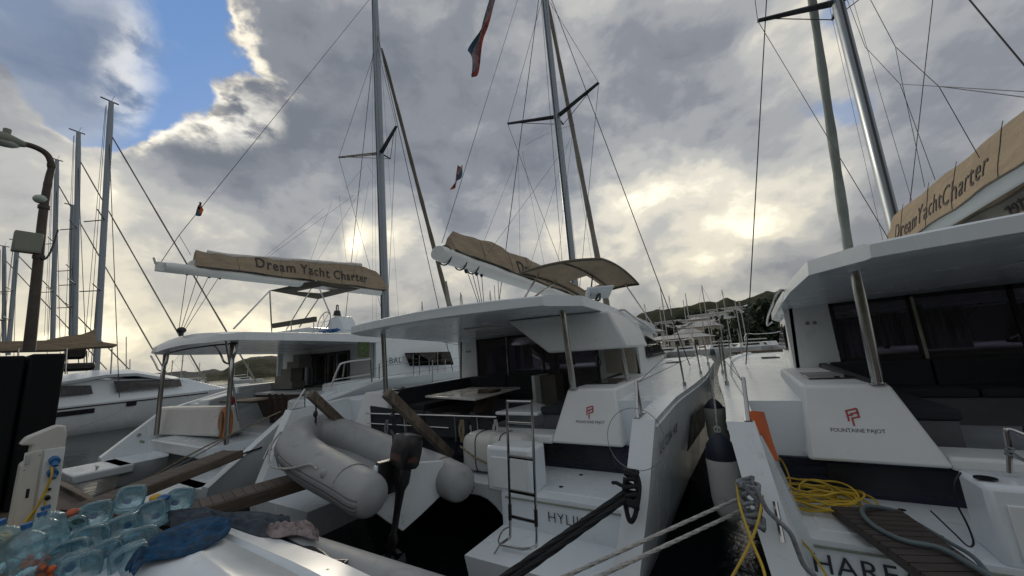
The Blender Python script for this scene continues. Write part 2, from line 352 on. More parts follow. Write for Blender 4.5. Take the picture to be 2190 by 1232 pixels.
# ------------------------------------------------------------------ catamaran pieces (u = across from the centre line, Y = world)
def sm(a, b, x): t = max(0, min(1, (x-a)/(b-a))); return t*t*(3-2*t)
def cat_hull(root, s, w=1.0, sheer=None, y0=3.3, ybow=15.1, m=GEL, step=.82, plat=.45, wing=(3.36, 3.95), ystep=(4.05, 5.2), inner=1.44, name='hull', half=3.1):
    sheer = sheer or (lambda Y: 1.74 + .07*sm(4, 5.5, Y) + .22*sm(5, 15, Y))
    ys = sorted(set([y0, wing[0], (wing[0]+wing[1])/2, wing[1], ystep[0]-.002, ystep[0]+.002, 4.6, ystep[1]-.002, ystep[1]+.002, 6.5, 8, 9.5, 11, 12.2, 13.2, 14, 14.6, ybow]))
    rings = []
    for Y in ys:
        tp = sm(10.8, ybow+.5, Y); zt = sheer(Y)
        if Y < wing[1]: zt = plat+.06 + (sheer(wing[1])-plat-.06)*max(0, (Y-wing[0])/(wing[1]-wing[0]))
        uo = lambda z: (half + .16*z + .03*math.sin(min(z,2)*1.5) + .2*sm(4, 8.5, Y))*w - tp*(1.05 - .22*z)
        cen = 2.12*w - tp*.05
        ui = inner*w + tp*.55
        zk = -.55 + .3*sm(12, ybow, Y)
        wl = min(uo(0)-.12, cen+.9*(1-tp*.92)); wi = max(ui+.03, cen-.55*(1-tp*.9))
        zf = plat if Y < ystep[0] else step if Y < ystep[1] else zt-.05
        deckin = Y > ystep[1]
        tu = uo(zt); foot = (2.93*w if not deckin else tu-.24)
        foot = max(foot, ui+.05)
        uid = 2.55*w if ystep[1] < Y < 8.2 else ui
        ring = [(cen, zk), (wl, -.02), (min(uo(.55), tu), .55 if zt > .56 else zt-.01), (tu, zt), (max(tu-.22 if not deckin else tu-.20, ui+.1), zt), (max(foot, uid+.05), zf), (uid, zf), (ui, min(.9, zf-.02)), (min(wi, cen-.02), -.02)]
        rings.append([(s*a, Y, b) for a, b in ring])
    bm = bmesh.new(); loft(bm, rings)
    return obj(name, bm, m, root, bev=.018, ang=28)
def rig(root, ym, zroot, ztop, rake, spz, ybow=15.0, yboom=4.6, zboom=4.4, sp_len=2.0, sp_sweep=.75, fore_r=.11, fm=SAIL, chain=(3.1, 10.4, 1.9), boomr=.13, zgoose=None):
    mx = lambda z: ym - (z-zroot)*math.tan(rake)
    bm = bmesh.new(); rings = []
    for z in (zroot-.3, zroot+2, (zroot+ztop)/2, ztop-3, ztop):
        a = .105 if z < ztop-2 else .085
        rings.append([(a*math.cos(k*math.pi/8), mx(z)+a*1.75*math.sin(k*math.pi/8), z) for k in range(16)])
    loft(bm, rings); mast = obj('mast', bm, ALU, root, ang=50)
    bm = bmesh.new(); box(bm, -.03, .03, mx(zroot)-.21, mx(zroot)-.17, zroot+.4, zroot+.41)
    tube(bm, [(0, mx(zroot+.3)-.195, zroot+.3), (0, mx(ztop)-.16, ztop)], .022, 6); obj('sail_track', bm, WIRE, mast)
    tips = {}
    for k, z in enumerate(spz):
        L = sp_len*(1-.2*k)
        for s in (-1, 1):
            a = Vector((s*.08, mx(z), z)); b = Vector((s*L, mx(z)-sp_sweep, z+.12)); tips[(k, s)] = b
            bm = bmesh.new(); d = (b-a).normalized(); n = Vector((0, 0, 1)); q = d.cross(n).normalized()
            hexa(bm, [a-q*.09-n*.02, b-q*.05-n*.015, b+q*.05-n*.015, a+q*.09-n*.02, a-q*.09+n*.02, b-q*.05+n*.015, b+q*.05+n*.015, a+q*.09+n*.02])
            obj('spreader', bm, ALUD, mast)
        if k == 0:
            f = Vector((0, mx(z)+.55, z-.02)); bm = bmesh.new()
            tube(bm, [(0, mx(z), z), f], .03, 6); tube(bm, [f, tips[(0, 1)].lerp(Vector((0, mx(z), z)), .12)], .012, 5); tube(bm, [f, tips[(0, -1)].lerp(Vector((0, mx(z), z)), .12)], .012, 5)
            obj('jumper_strut', bm, ALUD, mast)
    hound = Vector((0, mx(ztop-2.2), ztop-2.2)); head = Vector((0, mx(ztop), ztop)); wr = .012
    for s in (-1, 1):
        c = Vector((s*chain[0], chain[1], chain[2]))
        obj('shroud', T([c, hound+Vector((s*.08, 0, 0))], .013, 6), WIRE, root)
        c2 = tips[(0, s)]
        obj('diamond_stay', T([Vector((s*.1, mx(zroot+1.2), zroot+1.2)), c2, tips.get((1, s), Vector((s*.08, mx(spz[0]+5), spz[0]+5))), Vector((s*.06, mx(ztop-1), ztop-1))], .008, 5), WIRE, mast)
    bow = Vector((0, ybow, 1.95))
    n = 26; pts = [bow.lerp(hound+Vector((0, .15, 0)), .02+.95*i/n) for i in range(n+1)]
    rr = [fore_r*(1-.45*i/n)*(1+.10*math.sin(i*1.9)) if 0 < i < n else .03 for i in range(n+1)]
    obj('furled_genoa', T(pts, rr, 10), fm, root, ang=60)
    # boom
    zg = zgoose if zgoose is not None else zboom; a = Vector((0, yboom, zboom)); b = Vector((0, mx(zg)-.25, zg))
    bm = bmesh.new(); tube(bm, [a, a.lerp(b, .02), b], [boomr*.9, boomr, boomr], 16, oval=1.25); boom = obj('boom', bm, GELW, root, ang=50)
    return mast, boom, mx, a, b, head, hound, tips
def sail_cover(root, a, b, prof, m=TAN, txt=None, side=1, seed=0, both=False, t0=.5, tsize=.42, sxx=1., tz=.12, twist=0., name='sail_cover', space=1.12, droop=.03, fat=.20, zb=.10, tlen=None, bold=.005, wav=1.):
    # prof: list of (t, height) above the boom axis, t from 0 (aft) to 1 (mast)
    def hgt(t):
        for (t1, h1), (t2, h2) in zip(prof, prof[1:]):
            if t1 <= t <= t2: return h1+(h2-h1)*(t-t1)/(t2-t1)
        return prof[-1][1]
    def surf(t, v, s):      # v 0 at the bottom, 1 at the ridge
        h = hgt(t); c = a.lerp(b, t); wv = wav*(.015*math.sin(t*37+seed)+.012*math.sin(t*71+v*5+seed*2))
        w = fat*(1-.82*v**1.1) + wv + .008*math.sin(v*3.1)
        z = zb + v*(h-zb)
        return c + Vector((s*w, 0, z + .015*math.sin(t*23+seed)))
    t_0, t_1 = prof[0][0], prof[-1][0]; N = 60; V = 8; rings = []
    for i in range(N+1):
        t = t_0+(t_1-t_0)*i/N
        rings.append([surf(t, v/V, 1) for v in range(V+1)] + [surf(t, v/V, -1) for v in range(V-1, -1, -1)])
    bm = bmesh.new(); loft(bm, rings, closed=False, caps=False)
    for r in (rings[0], rings[-1]):
        vs = [bm.verts.new(p) for p in r]; bm.faces.new(vs)
    bmesh.ops.remove_doubles(bm, verts=bm.verts, dist=1e-4)
    cov = obj(name, bm, m, root, ang=60)
    bm = bmesh.new()
    for s in (-1, 1): tube(bm, [surf(t_0+(t_1-t_0)*i/30, 0, s) for i in range(31)], .014, 6)
    obj('cover_hem', bm, TAUP, cov)
    for k in range(1, 6):
        t = t_0+(t_1-t_0)*k/6+.01*math.sin(k*3+seed)
        bm = bmesh.new(); tube(bm, [surf(t+.002*math.sin(v), v/8, side)+Vector((side*.004, 0, 0)) for v in range(9)], .0045, 5); obj('cover_seam', bm, TAUP, cov)
    if txt:
        L = (b-a).length; tsc = [1.]
        if tlen: tsc[0] = tlen/text_width(txt, tsize, space)
        def warp(co):
            d = co.x*sxx*tsc[0]/L; t = t0 + d if side > 0 else t0 - d
            v = (tz + co.y)/max(hgt(t)-zb, .05); p = surf(t, max(0, min(.98, v)), side)
            return p + Vector((side*(.005+.007*wav+co.z), 0, .002))
        text(txt, tsize, (0,0,0), (1,0,0), (0,0,1), LETTER, cov, 'cover_lettering', bold=bold, space=space, warp=warp)
    return cov, surf

def pane(bm, pts, th=.012):
    p = [Vector(q) for q in pts]; n = (p[1]-p[0]).cross(p[-1]-p[0]).normalized()*th
    k = len(p); loft(bm, [[q for q in p], [q+n for q in p]])
def logo(root, x, y, z, m=1., xd=(1,0,0), ud=(0,.28,1)):
    # two nested letters F and P of bent bars, then the maker's name below
    xd = Vector(xd); ud = Vector(ud).normalized(); nd = xd.cross(ud); o = Vector((x, y, z)); bm = bmesh.new()
    def bar(p, q, w=.014):
        p = Vector(p)*m; q = Vector(q)*m; d = (q-p).normalized(); e = Vector((-d.y, d.x))*w/2*m
        f = lambda a, h: o + xd*a.x + ud*a.y + nd*h
        hexa(bm, [f(p-e, .002), f(q-e, .002), f(q+e, .002), f(p+e, .002), f(p-e, .006), f(q-e, .006), f(q+e, .006), f(p+e, .006)])
    for p, q in (((0,0),(0,.10)), ((-.007,.10),(.085,.125)), ((0,.055),(.042,.062)), ((.03,-.045),(.03,.037)), ((.023,.07),(.092,.088)), ((.085,.125),(.085,.04)), ((.092,.045),(.03,.03))):
        bar((p[0]-.045, p[1]+.07), (q[0]-.045, q[1]+.07))
    obj('logo_emblem', bm, LRED, root)
    text('FOUNTAINE PAJOT', .052*m, o - xd*.212*m - ud*.035*m, xd, ud, LETB, root, 'maker_lettering', sx_=.92)

def fp_cat(c, label, nm, ymast, which, name_x):
    """the two sister catamarans; which = 'M' (middle of the photo) or 'R' (right)"""
    root = thing('catamaran', label, 'catamaran', (c, 0, 0), group='white charter catamarans moored stern to the dock')
    P = lambda n, b, m, par=root, **k: obj(n, b, m, par, **k)
    for s in (-1, 1):
        h = cat_hull(root, s)
        # rub rail line and boot top
        for zl, nm2 in ((.06, 'rub_line'),):
            b = bmesh.new(); tube(b, [(s*(3.1+.16*z+.03*math.sin(z*1.5)+.004+.2*sm(4,8.5,Y)), Y, z) for Y, z in [(4.0+i*.5, 1.66+.07*sm(4,5.5,4+i*.5)+.2*sm(5,15,4+i*.5)) for i in range(12)]], .009, 6); P(nm2, b, GEL, h)
        hb = lambda Y, z: (s*(3.1+.16*z+.03*math.sin(min(z,2)*1.5)+.2*sm(4,8.5,Y)+.004), Y, z)
        b = bmesh.new(); pane(b, [hb(5.9,.98), hb(7.6,1.0), hb(8.0,1.34), hb(6.3,1.40)], .012*s); P('hull_window', b, mat('hull_port_glass', (.012,.012,.015), .4, spec=.25), h)
        # riser trim and step lip, hatch lid in the step deck
        b = bmesh.new(); box(b, s*1.50 if s > 0 else s*2.92, s*2.92 if s > 0 else s*1.50, 4.03, 4.05, .765, .780); P('riser_trim', b, LIGHTG, h)
        b = bmesh.new(); x = sorted((s*1.95, s*2.85)); box(b, x[0], x[1], 4.25, 5.08, .815, .828); lid = P('step_hatch', b, GEL, h, bev=.012)
        for xx, yy in ((2.08, 4.42), (2.15, 4.92)): b = bmesh.new(); cyl(b, (s*xx, yy, .825), (s*xx, yy, .833), .028); P('latch', b, DARKG, lid)
        # coaming box
        b = bmesh.new()
        q = [(1.72,4.95,1.20),(2.76,4.95,1.20),(2.76,8.02,1.20),(1.9,8.02,1.20),(1.96,5.17,1.92),(2.67,5.17,1.92),(2.62,8.02,1.92),(2.06,8.02,1.92)]
        hexa(b, [(s*x, y, z) for x, y, z in (q if s > 0 else [q[i] for i in (1,0,3,2,5,4,7,6)])])
        co = P('coaming', b, GELW, bev=.035)
        b = bmesh.new(); hexa(b, [(s*x, y, z) for x, y, z in ((2.02,5.8,1.922),(2.52,5.8,1.922),(2.50,6.75,1.922),(2.06,6.75,1.922),(2.02,5.8,1.94),(2.52,5.8,1.94),(2.50,6.75,1.94),(2.06,6.75,1.94))]); hh = P('deck_hatch', b, DARKG, co, bev=.006)
        b = bmesh.new(); box(b, *sorted((s*2.22, s*2.27)), 5.83, 5.86, 1.94, 1.955); P('hatch_handle', b, BLK, hh)
        if s == (1 if which == 'M' else -1): logo(co, s*2.31-.0, 5.045, 1.505, 1.0)
        # lower band under the coaming
        # bimini post with shoe
        b = bmesh.new(); cyl(b, (s*2.04, 5.20, 1.92), (s*2.02, 5.12, 3.13), .048, 18); pt = P('roof_post', b, STEEL)
        b = bmesh.new(); cyl(b, (s*2.04, 5.20, 1.92), (s*2.04, 5.199, 1.935), .075, 18); P('post_shoe', b, STEEL, pt)
        # side deck covering: cabin wall
        b = bmesh.new()
        q = [(2.38,8.0,1.7),(2.30,10.2,1.75),(2.05,13.4,1.85),(1.85,13.2,1.9),(2.1,10.2,2.9),(2.25,8.0,2.98)]
        outer = [Vector((s*x, y, z)) for x, y, z in ((2.42,8,1.7),(2.40,10,1.7),(2.12,13.3,1.85),(2.02,12.6,2.12),(2.24,11.0,2.62),(2.28,10.4,2.90),(2.34,8,2.98))]
        inner = [p - Vector((s*.07, 0, 0)) for p in outer]; loft(b, [outer, inner]); cw = P('cabin_side', b, GELW, bev=.01)
        b = bmesh.new(); tube(b, spline([(s*2.46,6.6,3.12),(s*2.56,6.7,3.13),(s*2.60,7.4,3.0),(s*2.62,8.6,2.84),(s*2.60,9.3,2.72),(s*2.50,9.35,2.78)],5), .02, 7); P('grab_rail', b, STEEL)
        b = bmesh.new(); o2 = [Vector((s*x, y, z)) for x, y, z in ((2.395,8.9,2.2),(2.25,12.35,2.2),(2.25,11.1,2.58),(2.37,9.1,2.72))]; loft(b, [o2, [p+Vector((s*.012,0,0)) for p in o2]]); P('side_window', b, DARKG, cw)
        # guard rails: stanchions, lifelines
        fl = []
        for k, Y in enumerate((6.3, 8.1, 10.2, 12.2, 13.9)):
            tp = sm(10.8, 15.6, Y); z0 = 1.74+.07*sm(4,5.5,Y)+.22*sm(5,15,Y); x = (3.12+.16*z0+.2*sm(4,8.5,Y)) - tp*(1.05-.22*z0) - .10
            fl.append(Vector((s*x, Y, z0))); b = bmesh.new(); cyl(b, (s*x, Y, z0), (s*(x-.02), Y, z0+.64), .0135, 8); st = P('stanchion', b, STEEL)
            b = bmesh.new(); cyl(b, (s*x, Y, z0), (s*x, Y, z0+.06), .026, 8); P('stanchion_socket', b, STEEL, st)
        st0 = Vector((s*3.22, 3.98, 1.74)); b = bmesh.new(); tube(b, [st0, st0+Vector((-s*.02, .22, .36))], .017, 8); tube(b, [st0+Vector((-s*.01,.24,0)), st0+Vector((-s*.02, .22, .36))], .013, 8); box(b, s*3.22-.03, s*3.22+.03, 3.95, 4.26, 1.74, 1.75); P('quarter_stanchion', b, STEEL)
        for h_ in (.36, .62):
            b = bmesh.new(); tube(b, [st0+Vector((0,.22,.34))]+[p+Vector((-s*.02, 0, h_)) for p in fl], .004, 5); P('lifeline', b, WIRE)
        b = bmesh.new()
        bowp = [Vector((s*2.95, 13.9, 2.6)), Vector((s*2.6, 14.8, 2.62)), Vector((s*2.15, 15.05, 2.62)), Vector((s*1.8, 14.7, 2.6))]
        tube(b, spline([bowp[0]-Vector((0,0,.6))]+bowp+[bowp[-1]-Vector((0,0,.6))], 5), .014, 7); P('bow_pulpit', b, STEEL)
        # deck hatches and fore coaming
        b = bmesh.new(); box(b, *sorted((s*2.0, s*2.7)), 11.9, 12.5, 1.93, 1.955); P('fore_hatch', b, DARKG, bev=.006)
        b = bmesh.new(); box(b, *sorted((s*1.22, s*1.88)), 4.06, 4.46, .80, 1.34); lk = P('transom_locker', b, GEL, bev=.04)
        b = bmesh.new(); box(b, *sorted((s*1.30, s*1.80)), 4.045, 4.06, .86, 1.22); P('locker_recess', b, GELW, lk, bev=.01)
        b = bmesh.new(); box(b, *sorted((s*3.05, s*3.21)), 3.10+.3, 3.16+.3, .9, 1.0)
        b.free()
        # stern cleat on the wing
        cl = bmesh.new(); w0 = Vector((s*3.14, 3.60, 1.08)); d = Vector((0, .42, .9)).normalized(); nn = Vector((0, -.9, .42)).normalized()
        tube(cl, [w0-d*.13+nn*.06, w0+d*.13+nn*.06], .018, 8); tube(cl, [w0-d*.04, w0-d*.04+nn*.06], .016, 8); tube(cl, [w0+d*.04, w0+d*.04+nn*.06], .016, 8); P('stern_cleat', cl, STEEL)
    # aft beam, stripe and cockpit sole
    b = bmesh.new(); N = 24; rings = []
    for i in range(N+1):
        u = -1.55+3.1*i/N; k = max(0, abs(u)-.85)/.7; zb = .58-.62*k**2.2
        rings.append([(u, 4.30, zb+.04), (u, 4.30, .80), (u, 5.26, .80), (u, 5.26, zb)])
    loft(b, rings); P('aft_beam', b, GEL, bev=.02)
    b = bmesh.new(); box(b, -1.5, 1.5, 5.2, 12.8, .62, .80); P('bridge_deck', b, ANTI)
    b = bmesh.new(); box(b, -3.0, 3.0, 5.17, 5.3, .81, 1.175); sp_ = P('step_stripe', b, NAVY, bev=.01)
    for xx in (-2.1, -.7, .7, 2.0):
        b = bmesh.new(); box(b, xx-.5, xx+.5, 5.16, 5.168, .90, 1.13); P('stripe_panel', b, BLK, sp_)
    b = bmesh.new(); box(b, -1.74, 1.74, 4.97, 5.4, 1.18, 1.30); P('aft_threshold', b, GELW, bev=.03)
    b = bmesh.new(); box(b, -2.1, 2.1, 5.35, 8.1, 1.02, 1.15); P('cockpit_sole', b, DECK)
    # bulkhead with openings, glass sliding doors
    b = bmesh.new()
    box(b, -2.42, -1.80, 8.0, 8.08, 1.1, 3.0); box(b, 1.55, 2.42, 8.0, 8.08, 1.1, 3.0); box(b, -1.8, 1.55, 8.0, 8.08, 2.97, 3.02); box(b, -1.8, .30, 8.0, 8.08, 1.1, 1.97)
    bh = P('bulkhead', b, GELW)
    b = bmesh.new()
    for x in (-1.79, -.86, .16, 1.50): box(b, x, x+(.06 if x > -.9 and x < 0 else .05), 7.985, 8.03, 1.2 if x > .1 else 1.98, 2.96)
    box(b, -1.79, 1.55, 7.985, 8.03, 2.90, 2.968); box(b, -1.79, .2, 7.985, 8.03, 1.972, 2.03); P('window_frame', b, BLK, bh)
    for x0, x1, z0 in ((-1.74, -.86, 2.03), (-.80, .16, 2.03), (.21, .86, 1.2)):
        b = bmesh.new(); box(b, x0, x1, 8.0, 8.012, z0, 2.9); P('sliding_window', b, TINT, bh)
    for x0, x1, z0, z1 in ((-1.72, -1.36, 2.04, 2.66), (-1.20, -.92, 2.2, 2.72), (-.72, -.22, 2.12, 2.72), (.24, .50, 1.9, 2.6)):  # pale sheets added behind the glass, in place of its pinkish reflections
        b = bmesh.new(); N_ = 24; pr_ = [(x0+(x1-x0)*i/N_, 8.20+.02*math.sin(i*1.7)+.012*math.sin(i*.6)) for i in range(N_+1)]
        loft(b, [[(x, y, z) for x, y in pr_] for z in (z0, z1)], closed=False, caps=False); P('reflection_sheet', b, REFLECT, bh)
    b = bmesh.new(); box(b, -.83, -.79, 7.955, 7.983, 1.99, 2.93); P('door_jamb', b, STEEL, bh)
    for x in (-2.12, -2.02): b = bmesh.new(); cyl(b, (x, 8.0, 2.66), (x, 7.985, 2.66), .03); P('courtesy_light', b, LIGHTG, bh)
    b = bmesh.new(); box(b, .30, .66, 7.55, 8.0, 1.15, 1.98); P('cabinet', b, mat('grey_cabinet', (.12,.11,.10), .6), bev=.01)
    # interior: far windscreen frame with pillars, counters
    b = bmesh.new(); wf = [(-2.0, 12.9, 2.0), (2.0, 12.9, 2.0), (2.1, 11.0, 2.86), (-2.1, 11.0, 2.86)]
    wfv = [Vector(q) for q in wf]; pane(b, wfv, .012); P('windscreen', b, TINT)
    b = bmesh.new(); box(b, -2.3, 2.3, 10.2, 13.2, 1.1, 2.0); P('cabin_front', b, GELW, bev=.05)
    b = bmesh.new()
    for x in (-2.02, -1.0, .0, 1.0, 2.02): tube(b, [(x, 12.9, 2.0), (x*1.03, 11.0, 2.88)], .05, 6)
    P('windscreen_pillar', b, BLK)
    b = bmesh.new(); box(b, -2.1, 2.1, 8.4, 12.8, 1.10, 1.15); P('saloon_floor', b, WOODG)
    b = bmesh.new(); box(b, -2.1, -1.2, 8.5, 10.1, 1.15, 1.9); box(b, 1.3, 2.1, 8.6, 10.1, 1.15, 2.0); P('saloon_furniture', b, BEIGE, bev=.03)
    # seats
    for q_ in ((-1.9, -1.42, 5.6, 7.98, 1.15, 1.50), (-1.418, .2, 7.40, 7.975, 1.15, 1.499), (1.35, 1.9, 5.5, 7.4, 1.15, 1.50)): b = bmesh.new(); box(b, *q_); P('seat_base', b, mat('seat_shade', (.10,.10,.11), .6))
    for x0, x1, y0, y1 in ((-1.92, -1.38, 5.6, 6.8), (-1.92, -1.38, 6.82, 7.98), (-1.36, -.6, 7.36, 7.98), (-.58, .22, 7.36, 7.98), (1.33, 1.92, 5.45, 7.4)):
        b = bmesh.new(); box(b, x0, x1, y0, y1, 1.50, 1.62); P('seat_cushion', b, CUSH, bev=.03)
    for M_, d in (((-1.98, 5.45, 1.95), (0, 1)), ):
        pass
    b = bmesh.new(); hexa(b, [(-2.06,5.35,1.5),(-1.80,5.35,1.5),(-1.80,7.98,1.5),(-2.06,7.98,1.5),(-2.10,5.35,1.93),(-1.98,5.35,1.93),(-1.98,7.98,1.99),(-2.10,7.98,1.99)]); P('backrest', b, CUSH, bev=.03)
    for x0, x1 in ((-1.95, -.82), (-.80, .20)): b = bmesh.new(); box(b, x0, x1, 7.84, 7.985, 1.60, 2.0); P('backrest', b, CUSH, bev=.03)
    b = bmesh.new(); hexa(b, [(1.80,5.4,1.5),(2.06,5.4,1.5),(2.06,7.9,1.5),(1.80,7.9,1.5),(1.96,5.4,1.90),(2.08,5.4,1.90),(2.08,7.9,1.95),(1.96,7.9,1.95)]); P('backrest', b, CUSH, bev=.03)
    b = bmesh.new(); box(b, .20, .28, 7.3, 7.99, 1.15, 2.0); P('seat_end', b, GELW, bev=.01)
    # aft bench on the threshold
    for x0, x1 in ((-1.45, -.55), (-.53, .35)) if which == 'M' else ((-.9, -.02), (0, .9)):
        b = bmesh.new(); box(b, x0, x1, 5.42, 5.95, 1.3, 1.42); P('aft_seat_cushion', b, CUSH, bev=.03)
    # roof
    b = bmesh.new(); rings = []
    for Y, hw, zu, th in ((4.40, 2.06, 3.095, .12), (4.43, 2.09, 3.085, .15), (4.90, 2.44, 3.08, .15), (6.0, 2.50, 3.03, .14), (8.0, 2.50, 2.93, .15), (10.2, 2.44, 2.86, .15), (11.2, 2.25, 2.84, .10), (11.55, 2.1, 2.83, .04)):
        ring = []
        for k in range(13): t = -1+k/6; ring.append((hw*t, Y - .05*(1-t*t)*(Y < 5), zu + .04*(1-t*t)*(Y < 11)))
        for k in range(13): t = 1-k/6; ring.append((hw*t*(.995), Y - .05*(1-t*t)*(Y < 5), zu + th + .06*(1-t*t)))
        rings.append(ring)
    loft(b, rings); rf = P('roof', b, GEL, ang=28)
    for x in (-1.2, 0, 1.2) : b = bmesh.new(); cyl(b, (x, 6.6, 3.05), (x, 6.6, 3.07), .05); P('ceiling_light', b, LIGHTG, rf)
    b = bmesh.new(); box(b, -.55, .15, 5.9, 6.6, 3.045, 3.065); P('ceiling_hatch', b, GELW, rf, bev=.01)
    # dashed grab rail and sheet tackle on top of the roof
    if which == 'M':
        b = bmesh.new()
        hexa(b, [(1.48,5.62,2.46),(2.80,5.62,2.46),(2.70,7.6,2.46),(1.48,7.6,2.46),(.78,5.5,3.07),(2.60,5.55,3.05),(2.52,7.8,2.98),(.78,7.8,3.0)]); hs = P('helm_pod', b, GELW, bev=.04)
        b = bmesh.new(); box(b, 1.7, 2.36, 8.0-.03, 7.99, 1.95, 2.5); P('pod_panel', b, BEIGE)
        b = bmesh.new(); cyl(b, (2.56, 6.3, 1.92), (2.54, 6.25, 2.47), .035); P('helm_post', b, STEEL)
        b = bmesh.new(); tube(b, spline([(2.15,6.0,2.44),(2.2,6.0,2.36),(2.24,6.0,2.25),(2.19,6.0,2.18),(2.15,6.0,2.26),(2.17,6.0,2.38)],6), .012, 6); P('hanging_handset_cord', b, BLK)
        b = bmesh.new(); tube(b, spline([(1.55,5.8,2.455),(1.7,5.8,2.42),(1.9,5.8,2.42),(2.0,5.8,2.455)],6), .012, 6); P('grab_handle', b, BLK, hs)
        # table
        tb = [(-1.35,5.6),(.25,5.15),(.05,7.05),(-1.40,7.2)]
        b = bmesh.new(); loft(b, [[(x,y,1.75) for x,y in tb], [(x,y,1.79) for x,y in tb]]); tt = P('table', b, TABLE, bev=.008)
        b = bmesh.new(); cyl(b, (-.6,6.3,1.15), (-.6,6.3,1.75), .05); P('table_leg', b, STEEL, tt)
        b = bmesh.new(); loft(b, [[(.55,5.3,1.5),(1.35,5.3,1.5),(1.35,5.9,1.5),(.75,6.4,1.5)], [(.55,5.3,1.56),(1.35,5.3,1.56),(1.35,5.9,1.56),(.75,6.4,1.56)]]); P('bench_top', b, GEL, bev=.02)
    else:
        b = bmesh.new(); box(b, .0, 1.3, 5.9, 6.8, 1.68, 1.72); P('table', b, mat('varnished_wood', (.10,.045,.02), .25, coat=.5, bump=.1), bev=.008)
    # windscreen brow above the front
    b = bmesh.new(); box(b, -2.2, 2.2, 11.0, 11.3, 2.80, 2.9); P('brow', b, GEL, bev=.03)
    # trampoline beam & foredeck
    b = bmesh.new(); box(b, -1.9, 1.9, 12.6, 13.3, .9, 1.9); P('fore_deck', b, DECK, bev=.05)
    b = bmesh.new(); tube(b, [(-2.2, 15.0, 1.85), (2.2, 15.0, 1.85)], .09, 12); P('cross_beam', b, ALU)
    return root
CM, CR, CB = -4.2, 3.2, -11.65
MID = fp_cat(CM, 'white catamaran HYLIK in the middle with a grey dinghy hung on its davits', 'hylia', 11.2, 'M', 0)
RGT = fp_cat(CR, 'white catamaran at the right edge with a yellow hose coiled on its stern step', 'harf', 10.5, 'R', 0)
LC = lambda root, p: Vector(p) - root.location
def lat(root, x, y, **k): return LC(root, at(x, y, **k))
# names on the hulls
text('HYLIK', .155, (2.06, 4.036, .585), (1, 0, 0), (0, 0, 1), LETB, MID, 'name_lettering', space=1.08, bold=-.002)
text('HARFA', .20, (-2.96, 4.036, .585), (1, 0, 0), (0, 0, 1), LETB, RGT, 'name_lettering', space=1.08)
def hull_u(z): return 3.1+.16*z+.03*math.sin(min(z,2)*1.5)
def side_warp(y0, z0, sx):
    def f(co):
        z = z0 + co.y; return Vector((hull_u(z)+.012+co.z+.2*sm(4,8.5,y0+co.x*sx), y0+co.x*sx, z + (co.x*sx)*.02))
    return f
text('LUCIA 40', .165, (0,0,0), (0,1,0), (0,0,1), mat('faint_letter', (.07,.075,.08), .5), MID, 'model_lettering', space=1.25, warp=side_warp(4.15, 1.36, 1.25))
# rigs
mast, boom, mx, a, b, head, hound, tips = rig(MID, 11.1, 3.0, 18.6, R(.6), (10.7,), yboom=4.62, zboom=4.31, zgoose=4.06, sp_len=1.72, sp_sweep=.55, boomr=.14, fore_r=.12)
cov, surf = sail_cover(MID, a, b, [(.05,.40),(.06,.52),(.12,.55),(.2,.58),(.28,.66),(.36,.62),(.45,.64),(.6,.66),(.8,.66),(.97,.5)], txt='DreamYachtCharter', t0=.415, tlen=3.3, tsize=.40, tz=.08, seed=2, fat=.17)
for k in (.03, .10, .16): b_ = bmesh.new(); p = a.lerp(b, k); tube(b_, [p+Vector((.15*math.cos(t)*1.05, 0, .18*math.sin(t))) for t in [i*math.pi/9 for i in range(18)]], .014, 6, close=True); obj('boom_strap', b_, BLK, boom)
rrm, rrboom, mx2, a2, b2, head2, hound2, tips2 = rig(RGT, 10.6, 3.0, 18.6, R(2.8), (10.0, 15.0), yboom=4.5, zboom=4.30, zgoose=4.12, sp_len=1.55, sp_sweep=.35, fm=SAILG, fore_r=.13, boomr=.14, chain=(3.1, 10.0, 1.9))
sail_cover(RGT, a2, b2, [(.02,.48),(.2,.58),(.4,.60),(.6,.63),(.8,.66),(1.0,.70),(1.06,.5)], txt='DreamYachtCharter', side=-1, t0=.945, tlen=3.2, tsize=.44, tz=.14, seed=5, fat=.235, zb=-.10, bold=-.001, wav=.4)
flp = obj('cover_flap', (lambda bm: (loft(bm, [[a2.lerp(b2, t)+Vector((.24, 0, -.02)), a2.lerp(b2, t)+Vector((.27, 0, -.40+.03*math.sin(t*20))), a2.lerp(b2, t)+Vector((.28, 0, -.40+.03*math.sin(t*20))), a2.lerp(b2, t)+Vector((.25, 0, -.02))] for t in [i/20*.85 for i in range(21)]]), bm)[1])(bmesh.new()), SAIL, RGT)
fo = a2.lerp(b2, .12)+Vector((.243, 0, -.34)); text('DreamYachtCharter', .30, fo, (0, 1, -.03), (0, 0, 1), LETTER, flp, 'flap_lettering', bold=.003)

